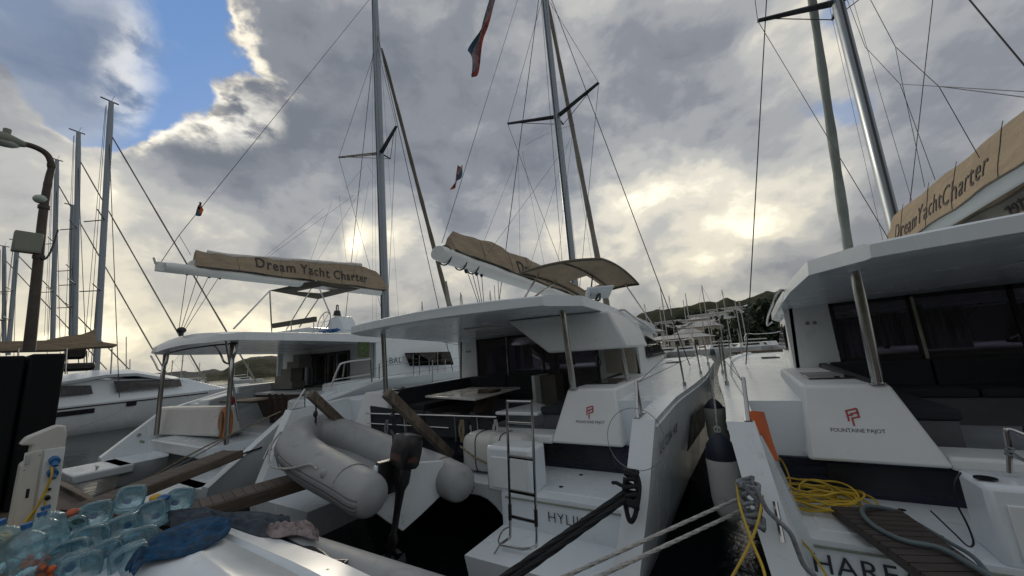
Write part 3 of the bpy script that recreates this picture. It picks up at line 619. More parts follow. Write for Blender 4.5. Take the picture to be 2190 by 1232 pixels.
# ---- lines that make up the running rigging (each a part of its boat)
def line(root, pts, r=.006, m=WIRE, name='rigging_line'): return obj(name, T([LC(root, p) for p in pts], r, 5), m, root)
def tackle(root, top, bot, nm='mainsheet', n=4, spread=.25):
    top = Vector(top); bot = Vector(bot); bm = bmesh.new()
    for i in range(n):
        o = Vector((0, (i/(n-1)-.5)*spread*2, 0)); tube(bm, [bot+o*.15, top+o], .007, 5)
    q = obj(nm, bm, WIRE, root)
    bm = bmesh.new(); sphere(bm, bot+Vector((0,0,.02)), .07, .10, .08); cyl(bm, bot-Vector((0,0,.12)), bot, .05); obj('block', bm, BLK, q)
    for i in (0, n//2, n-1): o = Vector((0, (i/(n-1)-.5)*spread*2, -.05)); bm = bmesh.new(); sphere(bm, top+o, .035, .04, .07, 8, 6); obj('block', bm, BLK, q)
tackle(MID, (0, 5.65, 4.18), (0, 5.9, 3.28)); tackle(RGT, (0, 5.2, 4.3), (0, 5.6, 3.28))
W2 = lambda root, v: Vector(v) + root.location
# flag halyard / topping lift
line(MID, [at(945,520,X=CM), at(950,505,X=CM), W2(MID, head)])
for px, py, t in ((1043,430,.5),(1100,470,.6)): pass
def lazyjack(root, tips, hound, a, b, side, ts, zt):
    c = Vector((side*.9, hound.y-.3, zt)); d = W2(root, c)
    for t in ts: line(root, [W2(root, a.lerp(b, t)+Vector((side*.12, 0, .3))), d + Vector((0, -1.2*(1-t), -1.5*(1-t)))], .004)
    line(root, [d, W2(root, Vector((side*.1, hound.y, hound.z-1)))], .004)
for s in (-1, 1): lazyjack(MID, tips, tips[(0, s)], a, b, s, (.22, .5, .75), 9.5)
for s in (): lazyjack(RGT, tips2, tips2[(0, s)], a2, b2, s, (.3, .55, .8), 8.3)
# tall thin halyards beside each mast
for root, mm, z1 in ((MID, mx, 18.), (RGT, mx2, 18.)):
    for dx, dy in ((-.22, -.25), (.2, -.3), (-.35, .2), (.5, .1))[:(4 if root is MID else 2)]: line(root, [W2(root, (dx*1.4, mm(3.2)+dy, 3.2)), W2(root, (dx*.3, mm(z1)+dy*.3, z1))], .004)
line(RGT, [at(2190,208,X=CR-.2), at(2008,185,X=CR-.2), at(1915,100,X=CR-.2), at(1862,0,X=CR-.2)], .005)
line(RGT, [at(2190,196,X=CR+.2), at(1925,180,X=CR+.2), at(1850,100,X=CR+.2), at(1812,0,X=CR+.2)], .005)
line(RGT, [at(2008,185,X=CR-.2), at(2095,338,X=CR-.2)], .005); line(RGT, [at(1925,180,X=CR+.2), at(2000,385,X=CR+.2)], .005)
line(RGT, [at(1915,100,X=CR-.2), at(1930,180,X=CR-.2), at(1978,400,X=CR-.2)], .004)
# running backstay of the right boat crossing the sky to the quarter
# hardtop helm canopy of the middle boat
cz = thing('helm_canopy', 'tan canvas sun canopy on tube frame over the middle boat helm', 'canopy', (-2.6, 7.2, 3.15))
def canopy(root, A, B, C_, D_, arch, m, fm, win=None, legs=(), th=.02, N=14, name='canopy_cloth'):
    A, B, C_, D_ = [LC(root, q) for q in (A, B, C_, D_)]     # A-B is the aft edge, D-C the fore edge
    def s(u, v): return A.lerp(B, u).lerp(D_.lerp(C_, u), v) + Vector((0, 0, arch*(1-(2*u-1)**2) + arch*.7*(1-(2*v-1)**2)))
    bm = bmesh.new(); g_ = [[bm.verts.new(s(i/N, j/N)) for j in range(N+1)] for i in range(N+1)]
    for i in range(N):
        for j in range(N):
            if win and win[0] <= i < win[1] and win[2] <= j < win[3]: continue
            bm.faces.new((g_[i][j], g_[i+1][j], g_[i+1][j+1], g_[i][j+1]))
    obj(name, bm, m, root, thick=th, ang=70)
    for v in (0, .5, 1): obj('hoop', T([s(i/12, v)-Vector((0,0,.025)) for i in range(13)], .018, 7), fm, root)
    for u in (0, 1): obj('side_rail', T([s(u, i/8)-Vector((0,0,.025)) for i in range(9)], .022, 7), fm, root)
    for (u, v, p) in legs: obj('canopy_leg', T([s(u, v)-Vector((0,0,.03)), LC(root, p)], .016, 7), STEEL, root)
canopy(cz, at(1110,583,Z=3.98), at(1252,640,Z=3.72), at(1366,606,Z=3.86), at(1285,552,Z=4.18), .10, TAN, TAUP, win=(8,12,2,6),
       legs=((.15,.1,at(1120,640,Z=3.25)), (.45,.05,at(1128,645,Z=3.25)), (.6,.5,at(1262,640,Z=3.3)), (.95,.8,at(1400,700,X=-1.9))))
# solar/satellite panel on a bracket
fp_ = thing('satellite_panel', 'pale flat panel on a bracket at the corner of the middle boat roof', 'antenna', tuple(at(1268,648,Z=3.3)))
pc = LC(fp_, at(1280,628,Z=3.42)); M_ = Matrix.Translation(pc) @ Matrix.Rotation(R(25), 4, 'Z') @ Matrix.Rotation(R(-14), 4, 'X')
M_ = Matrix.Translation(pc) @ Matrix.Rotation(R(25), 4, 'Z') @ Matrix.Rotation(R(-8), 4, 'X'); bm = bmesh.new(); box(bm, -.22, .22, -.33, .33, 0, .03, M_); obj('panel', bm, GEL, fp_, bev=.008)
bm = bmesh.new(); cyl(bm, (0,0,-.05), tuple(pc), .02); tube(bm, [tuple(pc+Vector((.02,0,0))), (.12,.05,.05), (.0,.0,.0)], .02, 6); cyl(bm, (0,0,-.06), (0,0,.05), .045); obj('bracket', bm, BLK, fp_)
# roof rails and antennas on the middle boat
obj('roof_rail', T([lat(MID, x, y, Z=3.35) for x, y in ((1140,648),(1145,638),(1160,633),(1178,632))], .014, 6), STEEL, MID)
for px, py, ty in ((1060,658,610),(990,668,630),(905,683,645),(1068,655,600)): line(MID, [at(px, py, Y=7.0), at(px-3, ty, Y=7.0)], .007, name='whip_antenna')

# flags
def flag(name, lab, pts, wpts, cols, grp=None):
    # pts: hoist points, wpts: fly points (world); stripes run along the hoist
    t = thing(name, lab, 'flag', tuple(pts[0]), group=grp); n = len(cols)
    for k, m in enumerate(cols):
        bm = bmesh.new(); rows = []
        for i, (p, q) in enumerate(zip(spline(pts, 5), spline(wpts, 5))):
            row = []
            for j in range(4):
                f = (k + j/3)/n; c = p.lerp(q, f) + Vector((.0, .05*math.sin(f*5+i*.5), .02*math.sin(f*7+i)))
                row.append(LC(t, c))
            rows.append(row)
        loft(bm, rows, closed=False, caps=False); obj('flag_cloth', bm, m, t, thick=.004, ang=80)
fN = mat('flag_navy', (.035, .10, .18), .9, var=.3); fW = mat('flag_faded_white', (.30, .22, .24), .9, var=.3, scale=8); fR = mat('flag_faded_red', (.38, .07, .05), .9, var=.4, scale=8); fO = mat('flag_orange', (.45, .12, .03), .9, var=.3)
YF = 6.3
flag('courtesy_flag', 'large ragged blue and red flag flying high on the halyard above the middle boom', [at(1058,0,Y=YF), at(1040,60,Y=YF), at(1032,110,Y=YF), at(1022,150,Y=YF), at(1012,168,Y=YF)], [at(1054,-10,Y=YF-.2), at(1028,55,Y=YF-.2), at(1003,103,Y=YF-.2), at(1010,125,Y=YF-.2), at(1006,160,Y=YF-.2)], [fR, fW, fW, fN])
YF = 5.2
flag('courtesy_flag', 'small red white and navy flag furled low on the halyard above the middle boom', [at(987,352,Y=YF), at(984,378,Y=YF), at(976,400,Y=YF)], [at(983,356,Y=YF-.1), at(974,382,Y=YF-.1), at(964,405,Y=YF-.1)], [fN, fW, fR])

# ------------------------------------------------------------------ the Bali style catamaran on the left
BAL = thing('catamaran', 'white catamaran with lettering BALI, open flybridge helm and orange lifebuoy, left of the middle boat', 'catamaran', (CB, 0, 0), group='white charter catamarans moored stern to the dock')
bsh = lambda Y: 1.60 + .50*sm(4.2, 6.4, Y) + .12*sm(7, 15, Y)
for s in (-1, 1):
    h = cat_hull(BAL, s, 1.06, bsh, y0=3.05, m=GEL, wing=(3.05, 4.3), ystep=(3.95, 4.9), step=.80, plat=.50)
    bm = bmesh.new(); x = sorted((s*1.45, s*2.95)); box(bm, x[0], x[1], 2.3, 3.3, .30, .50); pf = obj('swim_platform', bm, GEL, BAL, bev=.04)
    bm = bmesh.new(); q = Vector((s*1.7, 2.7, .5)); cyl(bm, q, q+Vector((0,0,.07)), .02); tube(bm, [q+Vector((-.12,0,.07)), q+Vector((.12,0,.07))], .016, 7); obj('deck_cleat', bm, STEEL, pf)
    # wing line and small fittings
    bm = bmesh.new(); cyl(bm, (s*3.10, 3.72, 1.0), (s*3.06, 3.72, 1.0), .05, 12); obj('fairlead', bm, STEEL, h)
    # side coaming / stair blocks rising forward
    bm = bmesh.new(); hexa(bm, [(s*x, y, z) for x, y, z in ((2.2,4.9,1.0),(3.0,4.9,1.0),(3.0,6.2,1.0),(2.2,6.2,1.0),(2.2,4.95,1.78),(2.95,4.95,1.78),(2.95,6.2,2.0),(2.2,6.2,2.0))]); obj('side_block', bm, GEL, BAL, bev=.04)
    bm = bmesh.new(); hexa(bm, [(s*x, y, z) for x, y, z in ((2.3,5.7,1.7),(3.1,5.7,1.7),(3.1,8.0,1.7),(2.3,8.0,1.7),(2.3,5.75,2.1),(3.0,5.75,2.1),(2.95,8.0,2.16),(2.3,8.0,2.16))]); obj('side_block', bm, GEL, BAL, bev=.05)
# aft platform/beam with white cover and buoy
bm = bmesh.new(); box(bm, -1.7, 1.7, 3.6, 4.9, .72, .98); obj('aft_beam', bm, GEL, BAL, bev=.03)
bm = bmesh.new(); box(bm, -1.6, 1.6, 4.0, 12.5, .62, .74); obj('bridge_deck', bm, ANTI, BAL)
for px in (305, 470): 
    p = lat(BAL, px, 937 if px < 400 else 948, Y=3.595); bm = bmesh.new(); box(bm, p.x-.16, p.x+.16, 3.585, 3.60, .86, .93); obj('step_vent', bm, LIGHTG, BAL)
bm = bmesh.new(); box(bm, -2.95, 2.95, 4.6, 8.0, .98, 1.08); obj('cockpit_sole', bm, DECK, BAL)
bm = bmesh.new(); q = [lat(BAL, *p_, Y=4.05) for p_ in ((322,873),(455,873),(462,935),(318,930))]
hexa(bm, [q[3], q[2], q[2]+Vector((0,.55,0)), q[3]+Vector((0,.55,0)), q[0]+Vector((.05,.12,0)), q[1]+Vector((-.05,.12,0)), q[1]+Vector((-.05,.5,0)), q[0]+Vector((.05,.5,0))])
obj('aft_bench_cover', bm, FABW, BAL, bev=.06)
# roof
bm = bmesh.new(); rings = []
for Y, hw, zu, th in ((3.50, 1.5, 3.22, .10), (3.55, 2.2, 3.22, .14), (3.8, 2.60, 3.20, .17), (4.3, 2.75, 3.18, .18), (5.5, 2.78, 3.16, .20), (7.0, 2.75, 3.12, .24), (9.5, 2.6, 3.1, .25), (11.4, 2.3, 3.0, .22)):
    ring = []
    for k in range(13): t = -1+k/6; ring.append((hw*t, Y, zu+.05*(1-t*t)))
    for k in range(13): t = 1-k/6; ring.append((hw*t*.985, Y+.02, zu+th+.16*(1-t*t)))
    rings.append(ring)
loft(bm, rings); brf = obj('roof', bm, GEL, BAL, ang=40)
bm = bmesh.new(); tube(bm, [(-2.3,3.9,3.17),(-1.2,3.7,3.18),(0,3.66,3.19),(1.2,3.7,3.18),(2.0,3.9,3.17)], .02, 6); obj('awning_track', bm, BLK, brf)
for s, x0 in ((-1, -2.55), (1, 1.68)):
    for dx, w in ((0, .05), (.22, .035)):
        bm = bmesh.new(); tube(bm, spline([(x0+dx, 3.95-dx*.4, 1.0), (x0+dx, 3.95-dx*.4, 2.6), (x0+dx*.6-.02*s, 3.95, 2.95), (x0+dx-.1, 3.98, 3.22)], 5), w, 10); obj('roof_post', bm, STEEL if w < .04 else mat('post_grey', (.16,.15,.13), .45, .3), BAL)
    bm = bmesh.new(); tube(bm, spline([(x0-.03, 3.95, 2.72), (x0-.25, 3.9, 2.78), (x0-.33, 3.85, 2.95), (x0-.6, 3.8, 3.2)], 5), .022, 7); obj('post_brace', bm, STEEL, BAL)
bm = bmesh.new(); tube(bm, [LC(BAL, p) for p in (at(482,725,Y=3.7), at(508,880,Y=4.3), at(512,900,Y=4.35))], .022, 8); obj('ladder_rail', bm, STEEL, BAL)
# cabin
bm = bmesh.new()
hexa(bm, [(-2.5,7.2,1.0),(-1.15,7.2,1.0),(-1.15,7.3,1.0),(-2.5,7.3,1.0),(-2.5,7.2,3.15),(-1.15,7.2,3.15),(-1.15,7.3,3.15),(-2.5,7.3,3.15)])
box(bm, 1.35, 2.45, 7.2, 7.3, 1.0, 3.15); box(bm, -1.15, 1.35, 7.2, 7.3, 2.98, 3.15); box(bm, -1.15, -.25, 7.2, 7.3, 1.0, 1.95)
obj('bulkhead', bm, GELW, BAL)
bm = bmesh.new(); box(bm, -.92, .14, 7.18, 7.25, 1.95, 2.98); wn = obj('cockpit_window', bm, TINT, BAL)
bm = bmesh.new()
for x in (-1.15, .14, .62, 1.30): box(bm, x, x+.09, 7.15, 7.19, 1.1, 2.98)
box(bm, -1.15, 1.35, 7.15, 7.19, 2.90, 2.98); box(bm, -1.1, .14, 7.15, 7.19, 1.90, 1.97); obj('window_frame', bm, BLK, BAL)
for x0, x1 in ((.22, .62), (.7, 1.30)): bm = bmesh.new(); box(bm, x0, x1, 7.2, 7.215, 1.1, 2.9); obj('sliding_door', bm, TINT, BAL)
# stairs to the flybridge on the port side
stairm = mat('stair_liner', (.22, .22, .20), .6)
bm = bmesh.new()
for k in range(5): box(bm, -2.45+.36*k, -1.1+(.45 if k > 2 else 0) if k else -1.0, 6.75+.002*k, 7.2-.002*k, 1.9+.22*k+(.001 if k else 0), 2.12+.22*k)
obj('stair_wall', bm, stairm, BAL)
bm = bmesh.new(); box(bm, -2.7, 1.0, 6.2, 7.1, 1.78, 1.86); obj('counter', bm, GELW, BAL, bev=.01)
bm = bmesh.new(); box(bm, -2.65, .9, 6.3, 7.1, 1.08, 1.78); obj('galley_locker', bm, mat('galley_brown', (.055,.045,.035), .6), BAL)
bm = bmesh.new(); box(bm, -1.6, .4, 5.0, 5.9, 1.70, 1.75); obj('cockpit_table', bm, BROWN, BAL, bev=.01)
for k in range(3): bm = bmesh.new(); x = .3+k*.32; hexa(bm, [(x,5.5,1.1),(x+.06,5.5,1.1),(x+.1,5.6,1.1),(x+.04,5.6,1.1),(x+.25,5.3,1.9),(x+.3,5.3,1.9),(x+.3,5.35,1.9),(x+.25,5.35,1.9)]); obj('folding_chair', bm, BROWN, BAL)
# cabin side starboard/port with long window and lettering
for s in (-1, 1):
    bm = bmesh.new(); o1 = [Vector((s*x, y, z)) for x, y, z in ((2.72,7.1,2.0),(2.76,9.5,2.0),(2.2,14.2,2.05),(2.1,12.8,2.5),(2.45,11.4,3.08),(2.70,9.0,3.22),(2.72,7.1,3.22))]
    loft(bm, [o1, [p-Vector((s*.08,0,0)) for p in o1]]); cs = obj('cabin_side', bm, GEL, BAL, bev=.01)
    bm = bmesh.new(); o2 = [Vector((s*x, y, z)) for x, y, z in ((2.76,9.6,2.32),(2.42,12.3,2.32),(2.47,12.0,2.8),(2.76,9.2,2.8))]
    o2 = [lat(BAL, *q, X=CB+2.77) for q in ((876,783),(970,780),(962,752),(865,755))] if s > 0 else o2
    loft(bm, [o2, [p+Vector((s*.012,0,0)) for p in o2]]); obj('side_window', bm, TINT, cs)
text('BALI', .26, LC(BAL, at(832,778,X=CB+2.79)), (0,1,0), (0,0,1), LETTER, BAL, 'name_lettering', space=1.15, bold=-.001)
bm = bmesh.new(); p = lat(BAL, 765, 765, X=CB+2.80); box(bm, p.x, p.x+.02, p.y, p.y+.35, p.z, p.z+.42); obj('hanging_net', bm, mat('green_net', (.08,.12,.05), .9, var=.5, scale=20, bump=1), BAL)
# rails
bm = bmesh.new(); tube(bm, spline([LC(BAL, at(*q, X=CB+3.3)) for q in ((705,835),(722,790),(735,776),(785,769),(792,772),(796,822))], 5), .022, 8); obj('boarding_rail', bm, STEEL, BAL)
bm = bmesh.new(); tube(bm, [LC(BAL, at(*q, X=CB+3.3)) for q in ((715,812),(792,800))], .016, 7); tube(bm, [LC(BAL, at(*q, X=CB+3.3)) for q in ((737,776),(733,806))], .016, 7); obj('boarding_rail', bm, STEEL, BAL)
prev = None
for px, yb, yt in ((811,838,778),(884,806,757),(897,814,760),(918,808,768),(936,798,752),(952,808,768)):
    bm = bmesh.new(); p1, p2 = lat(BAL, px, yb, X=CB+3.3), lat(BAL, px, yt, X=CB+3.3); cyl(bm, p1, p2, .014, 7); st = obj('stanchion', bm, STEEL, BAL)
    if prev: obj('lifeline', T([prev, p2], .005, 5), WIRE, BAL)
    prev = p2
# flybridge: seat back, wheel, pod
YH = 7.2
bm = bmesh.new(); q = [LC(BAL, at(*p_, Y=YH)) for p_ in ((581,702),(672,688),(672,677),(581,692))]; loft(bm, [q, [p+Vector((0,.10,0)) for p in q]]); obj('fly_seat_back', bm, TAUP, BAL, bev=.01)
bm = bmesh.new(); q = [LC(BAL, at(*p_, Y=YH)) for p_ in ((660,700),(735,705),(732,712),(580,712))]; loft(bm, [q, [p+Vector((0,.8,0)) for p in q]]); obj('fly_coaming', bm, GEL, BAL)
for px in (581, 623, 671): bm = bmesh.new(); cyl(bm, LC(BAL, at(px,712,Y=YH)), LC(BAL, at(px,688 if px > 600 else 694,Y=YH)), .02, 7); obj('fly_rail', bm, STEEL, BAL)
cW = LC(BAL, at(693,688,Y=YH)); bm = bmesh.new(); rW = .33
tube(bm, [cW+Vector((rW*math.cos(t), .08*math.sin(t), rW*math.sin(t))) for t in [i*math.pi/12 for i in range(24)]], .018, 6, close=True)
for i in range(6): tube(bm, [cW, cW+Vector((rW*math.cos(i*1.047), .08*math.sin(i*1.047), rW*math.sin(i*1.047)))], .01, 5)
obj('steering_wheel', bm, STEEL, BAL)
bm = bmesh.new(); q = [LC(BAL, at(*p_, Y=YH)) for p_ in ((700,712),(735,712),(731,690),(724,676),(716,676),(703,684))]; loft(bm, [q, [p+Vector((0,.5,0)) for p in q]]); hp = obj('helm_console', bm, GEL, BAL, bev=.02)
bm = bmesh.new(); q0 = LC(BAL, at(721,675,Y=YH+.1)); tube(bm, [q0-Vector((0,0,.02)), q0+Vector((0,0,.16))], [.13,.09], 10); tube(bm, spline([q0+Vector((-.05,0,.15)), q0+Vector((-.04,0,.33)), q0+Vector((.04,0,.33)), q0+Vector((.05,0,.15))],4), .02, 6); obj('compass_binnacle', bm, BLK, hp)
# blue rope bundle
bt = thing('rope_bundle', 'bundle of blue rope lying on the Bali boat roof beside the console', 'rope', tuple(at(705,712,Y=6.4)))
bm = bmesh.new()
for k in range(6): tube(bm, spline([Vector((random.uniform(-.4,.5), random.uniform(-.1,.1), random.uniform(0,.09))) for i in range(6)], 4), .016, 5)
obj('rope_coil', bm, BLUE, bt)
# flybridge bimini
cz = thing('bimini', 'grey folding bimini canvas with open centre above the Bali boat helm', 'bimini', tuple(at(650,700,Y=7.2)))
def sheet(root, pts, m, nm, th=.015):
    bm = bmesh.new(); loft(bm, [[LC(root, p) for p in pts], [LC(root, p)+Vector((0, 0, th)) for p in pts]]); return obj(nm, bm, m, root)
zz_ = 5.05
A_, B_, C2, D2 = at(577,622,Z=zz_), at(680,640,Z=zz_-.1), at(770,618,Z=zz_), at(676,600,Z=zz_+.2)
cen = [at(*q, Z=zz_) for q in ((632,624),(683,628),(726,618),(690,612))]
for i, (p, q, r_, s_) in enumerate(((A_, B_, cen[1], cen[0]), (B_, C2, cen[2], cen[1]), (C2, D2, cen[3], cen[2]), (D2, A_, cen[0], cen[3]))): sheet(cz, [p, q, r_, s_], TAUP, 'canvas_panel')
for p, q in ((A_, at(581,705,Y=7.2)), (A_, at(500,703,Y=4.2)), (D2, at(612,706,Y=7.6)), (D2, at(706,672,Y=7.2)), (B_, at(640,700,Y=7.4))): obj('bimini_tube', T([LC(cz, p), LC(cz, q)], .022, 7), STEEL, cz)
# lifebuoy
lb = thing('lifebuoy', 'orange horseshoe lifebuoy hung beside the Bali boat aft bench', 'lifebuoy', tuple(at(482,905,Y=4.2)))
bm = bmesh.new(); tube(bm, [Vector((.20*math.cos(t)*.85, 0, .30*math.sin(t)+.0)) for t in [R(-70+i*320/16) for i in range(17)]], .085, 10); obj('buoy', bm, mat('faded_orange', (.50,.16,.045), .6, var=.2, scale=5), lb)
bm = bmesh.new(); box(bm, -.05, .05, -.1, -.08, -.25, .28); obj('strap', bm, ROPET, lb)
fl_ = thing('red_buoy_light', 'small red lifebuoy light behind the chrome rail on the Bali boat', 'light', tuple(at(496,856,Y=4.9)))
bm = bmesh.new(); sphere(bm, (0,0,0), .09, .09, .11); obj('lens', bm, mat('red_lens', (.5,.02,.03), .4), fl_); bm = bmesh.new(); cyl(bm, (0,0,-.25), (0,0,-.05), .03); obj('stem', bm, BLK, fl_)

bm_, bb_, mx3, a3, b3, head3, hound3, tips3 = rig(BAL, 9.75, 3.1, 19.2, R(2.0), (11.3,), yboom=3.05, zboom=5.18, zgoose=5.26, sp_len=1.8, sp_sweep=.7, fm=SAILD, fore_r=.12, boomr=.13, ybow=14.6, chain=(3.2, 9.9, 2.0))
sail_cover(BAL, a3, b3, [(.09,.56),(.12,.54),(.2,.56),(.4,.68),(.6,.80),(.8,.92),(.9,.92),(.97,.84),(1.03,.55)], txt='Dream Yacht Charter', t0=.30, tlen=3.75, tsize=.46, tz=.18, seed=8, fat=.19, space=1.15)
bm = bmesh.new(); tube(bm, [a3.lerp(b3, .13+.74*i/20)+Vector((0,0,(.55+.50*max(0,i/20-.1)-.01))) for i in range(21)], .06, 8, wob=.2); obj('furled_mainsail', bm, FABW, BAL)
bm = bmesh.new(); e = a3; box(bm, -.06, .06, e.y-.15, e.y+.3, e.z-.12, e.z+.10); tube(bm, [e+Vector((0,-.15,.05)), e+Vector((0,-.2,.2))], .03, 6); cyl(bm, e+Vector((-.08,.55,.18)), e+Vector((.08,.55,.18)), .09); obj('boom_end', bm, GELW, bb_)
tackle(BAL, (0, 3.85, 5.15), lat(BAL, 388, 708, X=CB), n=4, spread=.35)
line(BAL, [at(345,560,X=CB), at(383,503,X=CB), W2(BAL, head3)], .008)
line(BAL, [at(408,545,X=CB), at(383,503,X=CB)], .006)
line(BAL, [at(388,700,X=CB), at(320,480,X=CB), at(245,315,X=CB)], .018) if False else None
for s in (-1, 1): lazyjack(BAL, tips3, tips3[(0, s)], a3, b3, s, (.3, .55, .8), 9.5)
for dx, dy in ((-.3,-.3), (.25,-.3), (-.5,.1), (.4,.2)): line(BAL, [W2(BAL, (dx*1.4, mx3(3.4)+dy, 3.4)), W2(BAL, (dx*.3, mx3(18)+dy*.3, 18))], .004)
flag('courtesy_flag', 'tiny orange and navy flag on the topping lift above the Bali boat boom end', [at(424,432,X=CB), at(424,445,X=CB), at(423,461,X=CB)], [at(432,436,X=CB), at(431,447,X=CB), at(427,462,X=CB)], [fN, fO])
flag('pennant', 'grey cloth pennant hanging on the rolled sail left of the middle roof', [at(954,600,X=CB+1), at(962,640,X=CB+1), at(975,668,X=CB+1)], [at(953,602,X=CB+1), at(955,650,X=CB+1), at(972,662,X=CB+1)], [SAIL])
# ------------------------------------------------------------------ boats beyond on the left
def far_mast(root, top, foot, X, wdt=.22, stays=(), spr=(.3, .55), nm='mast'):
    a = LC(root, at(*foot, X=X)); b = LC(root, at(*top, X=X)); a = a - (b-a).normalized()*1.5
    bm = bmesh.new(); rings = []
    for t in (0, .5, .9, 1): p = a.lerp(b, t); rings.append([p+Vector((wdt*.5*math.cos(k*math.pi/6), wdt*math.sin(k*math.pi/6)*(1 if t < .95 else .8), 0)) for k in range(12)])
    loft(bm, rings); m = obj(nm, bm, ALU, root, ang=50)
    bm = bmesh.new(); tube(bm, [b+Vector((0,-.5,.06)), b+Vector((0,.35,.0))], .045, 6); tube(bm, [b, b+Vector((0,.1,.5))], .01, 4); obj('masthead_fitting', bm, ALUD, m)
    for t in spr:
        for s in (-1, 1): p = a.lerp(b, t); obj('spreader', T([p, p+Vector((s*1.5, -.6, .1))], .035, 6), ALUD, m)
    return m, a, b
def far_cat(label, X, sa, masts, wd=1.05, detail=True):
    root = thing('catamaran', label, 'catamaran', (X, 0, 0), group='catamarans berthed beyond the left pontoon')
    sh = lambda Y: 1.5+.25*sm(3.5, 15, Y)
    for s in (-1, 1):
        cat_hull(root, s, wd, sh, y0=2.4, wing=(2.4, 3.2), ystep=(2.5, 3.3), ybow=15.6)
        if s == 1:
            b = bmesh.new(); tube(b, [(s*wd*(3.1+.16*1.38+.04+.2*sm(4,8.5,3.4+i*.7)), 3.4+i*.7, 1.38+.012*i) for i in range(11)], .035, 6); obj('rub_line', b, BLK, root)
            for y0_, y1_, z0, z1 in ((3.6, 5.6, 1.02, 1.26), (6.75, 7.15, 1.18, 1.45)): hx = lambda y, z: (wd*(hull_u(z)+.012+.2*sm(4,8.5,y)), y, z); b = bmesh.new(); pane(b, [hx(y0_, z0), hx(y1_, z0+.03), hx(y1_, z1+.03), hx(y0_, z1)], .02); obj('hull_window', b, DARKG, root)
    b = bmesh.new(); box(b, -1.6, 1.6, 3.2, 14, .6, 1.5); obj('bridge_deck', b, GEL, root)
    pr = [(3.0, 2.9), (4.0, 3.02), (6.0, 3.35), (7.2, 3.35), (9.5, 2.75), (9.9, 2.5)]
    b = bmesh.new(); rings = []
    for y, z in pr: hw = 2.95-(.6 if y > 9 else 0); rings.append([(hw*t, y, z-.35*(t*t)) for t in [-1+k/5 for k in range(11)]] + [(hw*(1-k/5)*.98, y, z-.50) for k in range(11)])
    loft(b, rings); obj('roof', b, GEL, root, ang=50)
    b = bmesh.new(); hexa(b, [(-2.9,3.6,1.4),(2.9,3.6,1.4),(2.5,12,1.6),(-2.5,12,1.6),(-2.75,3.7,2.9),(2.75,3.7,2.9),(2.2,9.6,2.55),(-2.2,9.6,2.55)]); obj('cabin', b, GEL, root, bev=.06)
    for y0_, y1_ in ((3.7, 5.6), (6.35, 9.4)):
        b = bmesh.new(); pane(b, [(2.86-.03*(y0_-3.6), y0_+.15, 1.98), (2.86-.032*(y1_-3.6), y1_, 2.02), (2.80-.045*(y1_-3.6), y1_-.1, 2.48), (2.82-.035*(y0_-3.6), y0_, 2.62)], .02); obj('side_window', b, DARKG, root)
    if masts:
        m, a_, b_ = far_mast(root, *masts, X, .155)
        for s in (-1, 1): obj('shroud', T([(s*3.2, a_.y+.4, 1.7), b_.lerp(a_, .15)], .02, 5), WIRE, root)
        e = Vector((0, 14.8, 1.9)); h = b_.lerp(a_, .12); n = 14
        obj('furled_genoa', T([e.lerp(h, i/n) for i in range(n+1)], [.065*(1-.4*i/n)*(1+.12*math.sin(i*2.1)) for i in range(n+1)], 8), SAIL, root)
        for s in (-.6, .5): obj('halyard', T([a_+Vector((s, -.5, 1.4)), b_+Vector((s*.2, -.2, -.4))], .012, 4), WIRE, root)
    rebase(root, 0, 8, 0); return root
far_cat('white catamaran with long dark side windows between the black pile guard and the Bali boat', -33, 0, ((238,218), (207,760)))
far_cat('catamaran whose tall grey mast is second from the right among the left masts', -42, 0, ((168,283), (160,715)))
far_cat('catamaran whose mast rises just right of the street lamp pole', -50, 0, ((122,342), (113,715)))
far_cat('catamaran whose mast shows just left of the street lamp pole', -58, 0, ((38,515), (20,725)))
far_cat('farthest left catamaran with its mast at the photo left edge', -66, 0, ((9,527), (9,725)))
ms = thing('mast', 'lower grey mast standing close beside the second tall left mast', 'mast', tuple(at(156,715,X=-46)))
far_mast(ms, (157,440), (155,715), -46, .2)
# tan awning and boom cover stretched across the left boats
aw = thing('awning', 'long tan boom awning stretched low behind the street lamp pole', 'awning', tuple(at(120,740,X=-27)))
def strip3(root, rows, m, nm, n=6):
    bm = bmesh.new(); loft(bm, [[LC(root, p) for p in r] for r in rows], closed=True); return obj(nm, bm, m, root, ang=50)
strip3(aw, [[at(x, y1, X=-27), at(x, y1, X=-27)+Vector((-.8,0,.05)), at(x, y2, X=-27)+Vector((-.8,0,-.05)), at(x, y2, X=-27)] for x, y1, y2 in ((-60,731,748),(0,730,750),(60,729,749),(130,727,748),(200,728,742),(250,736,740))], TAN, 'awning_cloth')
strip3(aw, [[at(x, y1, X=-27.5), at(x, y1, X=-27.5)+Vector((-.3,0,0)), at(x, y2, X=-27.5)+Vector((-.3,0,0)), at(x, y2, X=-27.5)] for x, y1, y2 in ((100,727,730),(140,719,730),(175,715,730),(200,706,730),(205,702,730))], TAN, 'awning_peak')
for px in (40, 143, 240): obj('awning_pole', T([LC(aw, at(px,745,X=-27)), LC(aw, at(px-3,800,X=-27))], .03, 5), STEEL, aw)
en = thing('davit_engine', 'dark outboard engine stowed above the left white catamaran roof', 'engine', tuple(at(155,790,X=-29)))
bm = bmesh.new(); box(bm, -.3,.3,-.35,.35,.5,1.5); box(bm,-.5,.5,-.7,.7,-.1,.3); obj('engine_body', bm, ENG, en, bev=.12)
for px, py, ty in ((168,782,755),(180,780,762),(186,778,750),(278,790,768),(270,790,720)): obj('rail_post', T([LC(en, at(px,py,X=-29)), LC(en, at(px,ty,X=-29))], .02, 4), STEEL, en)

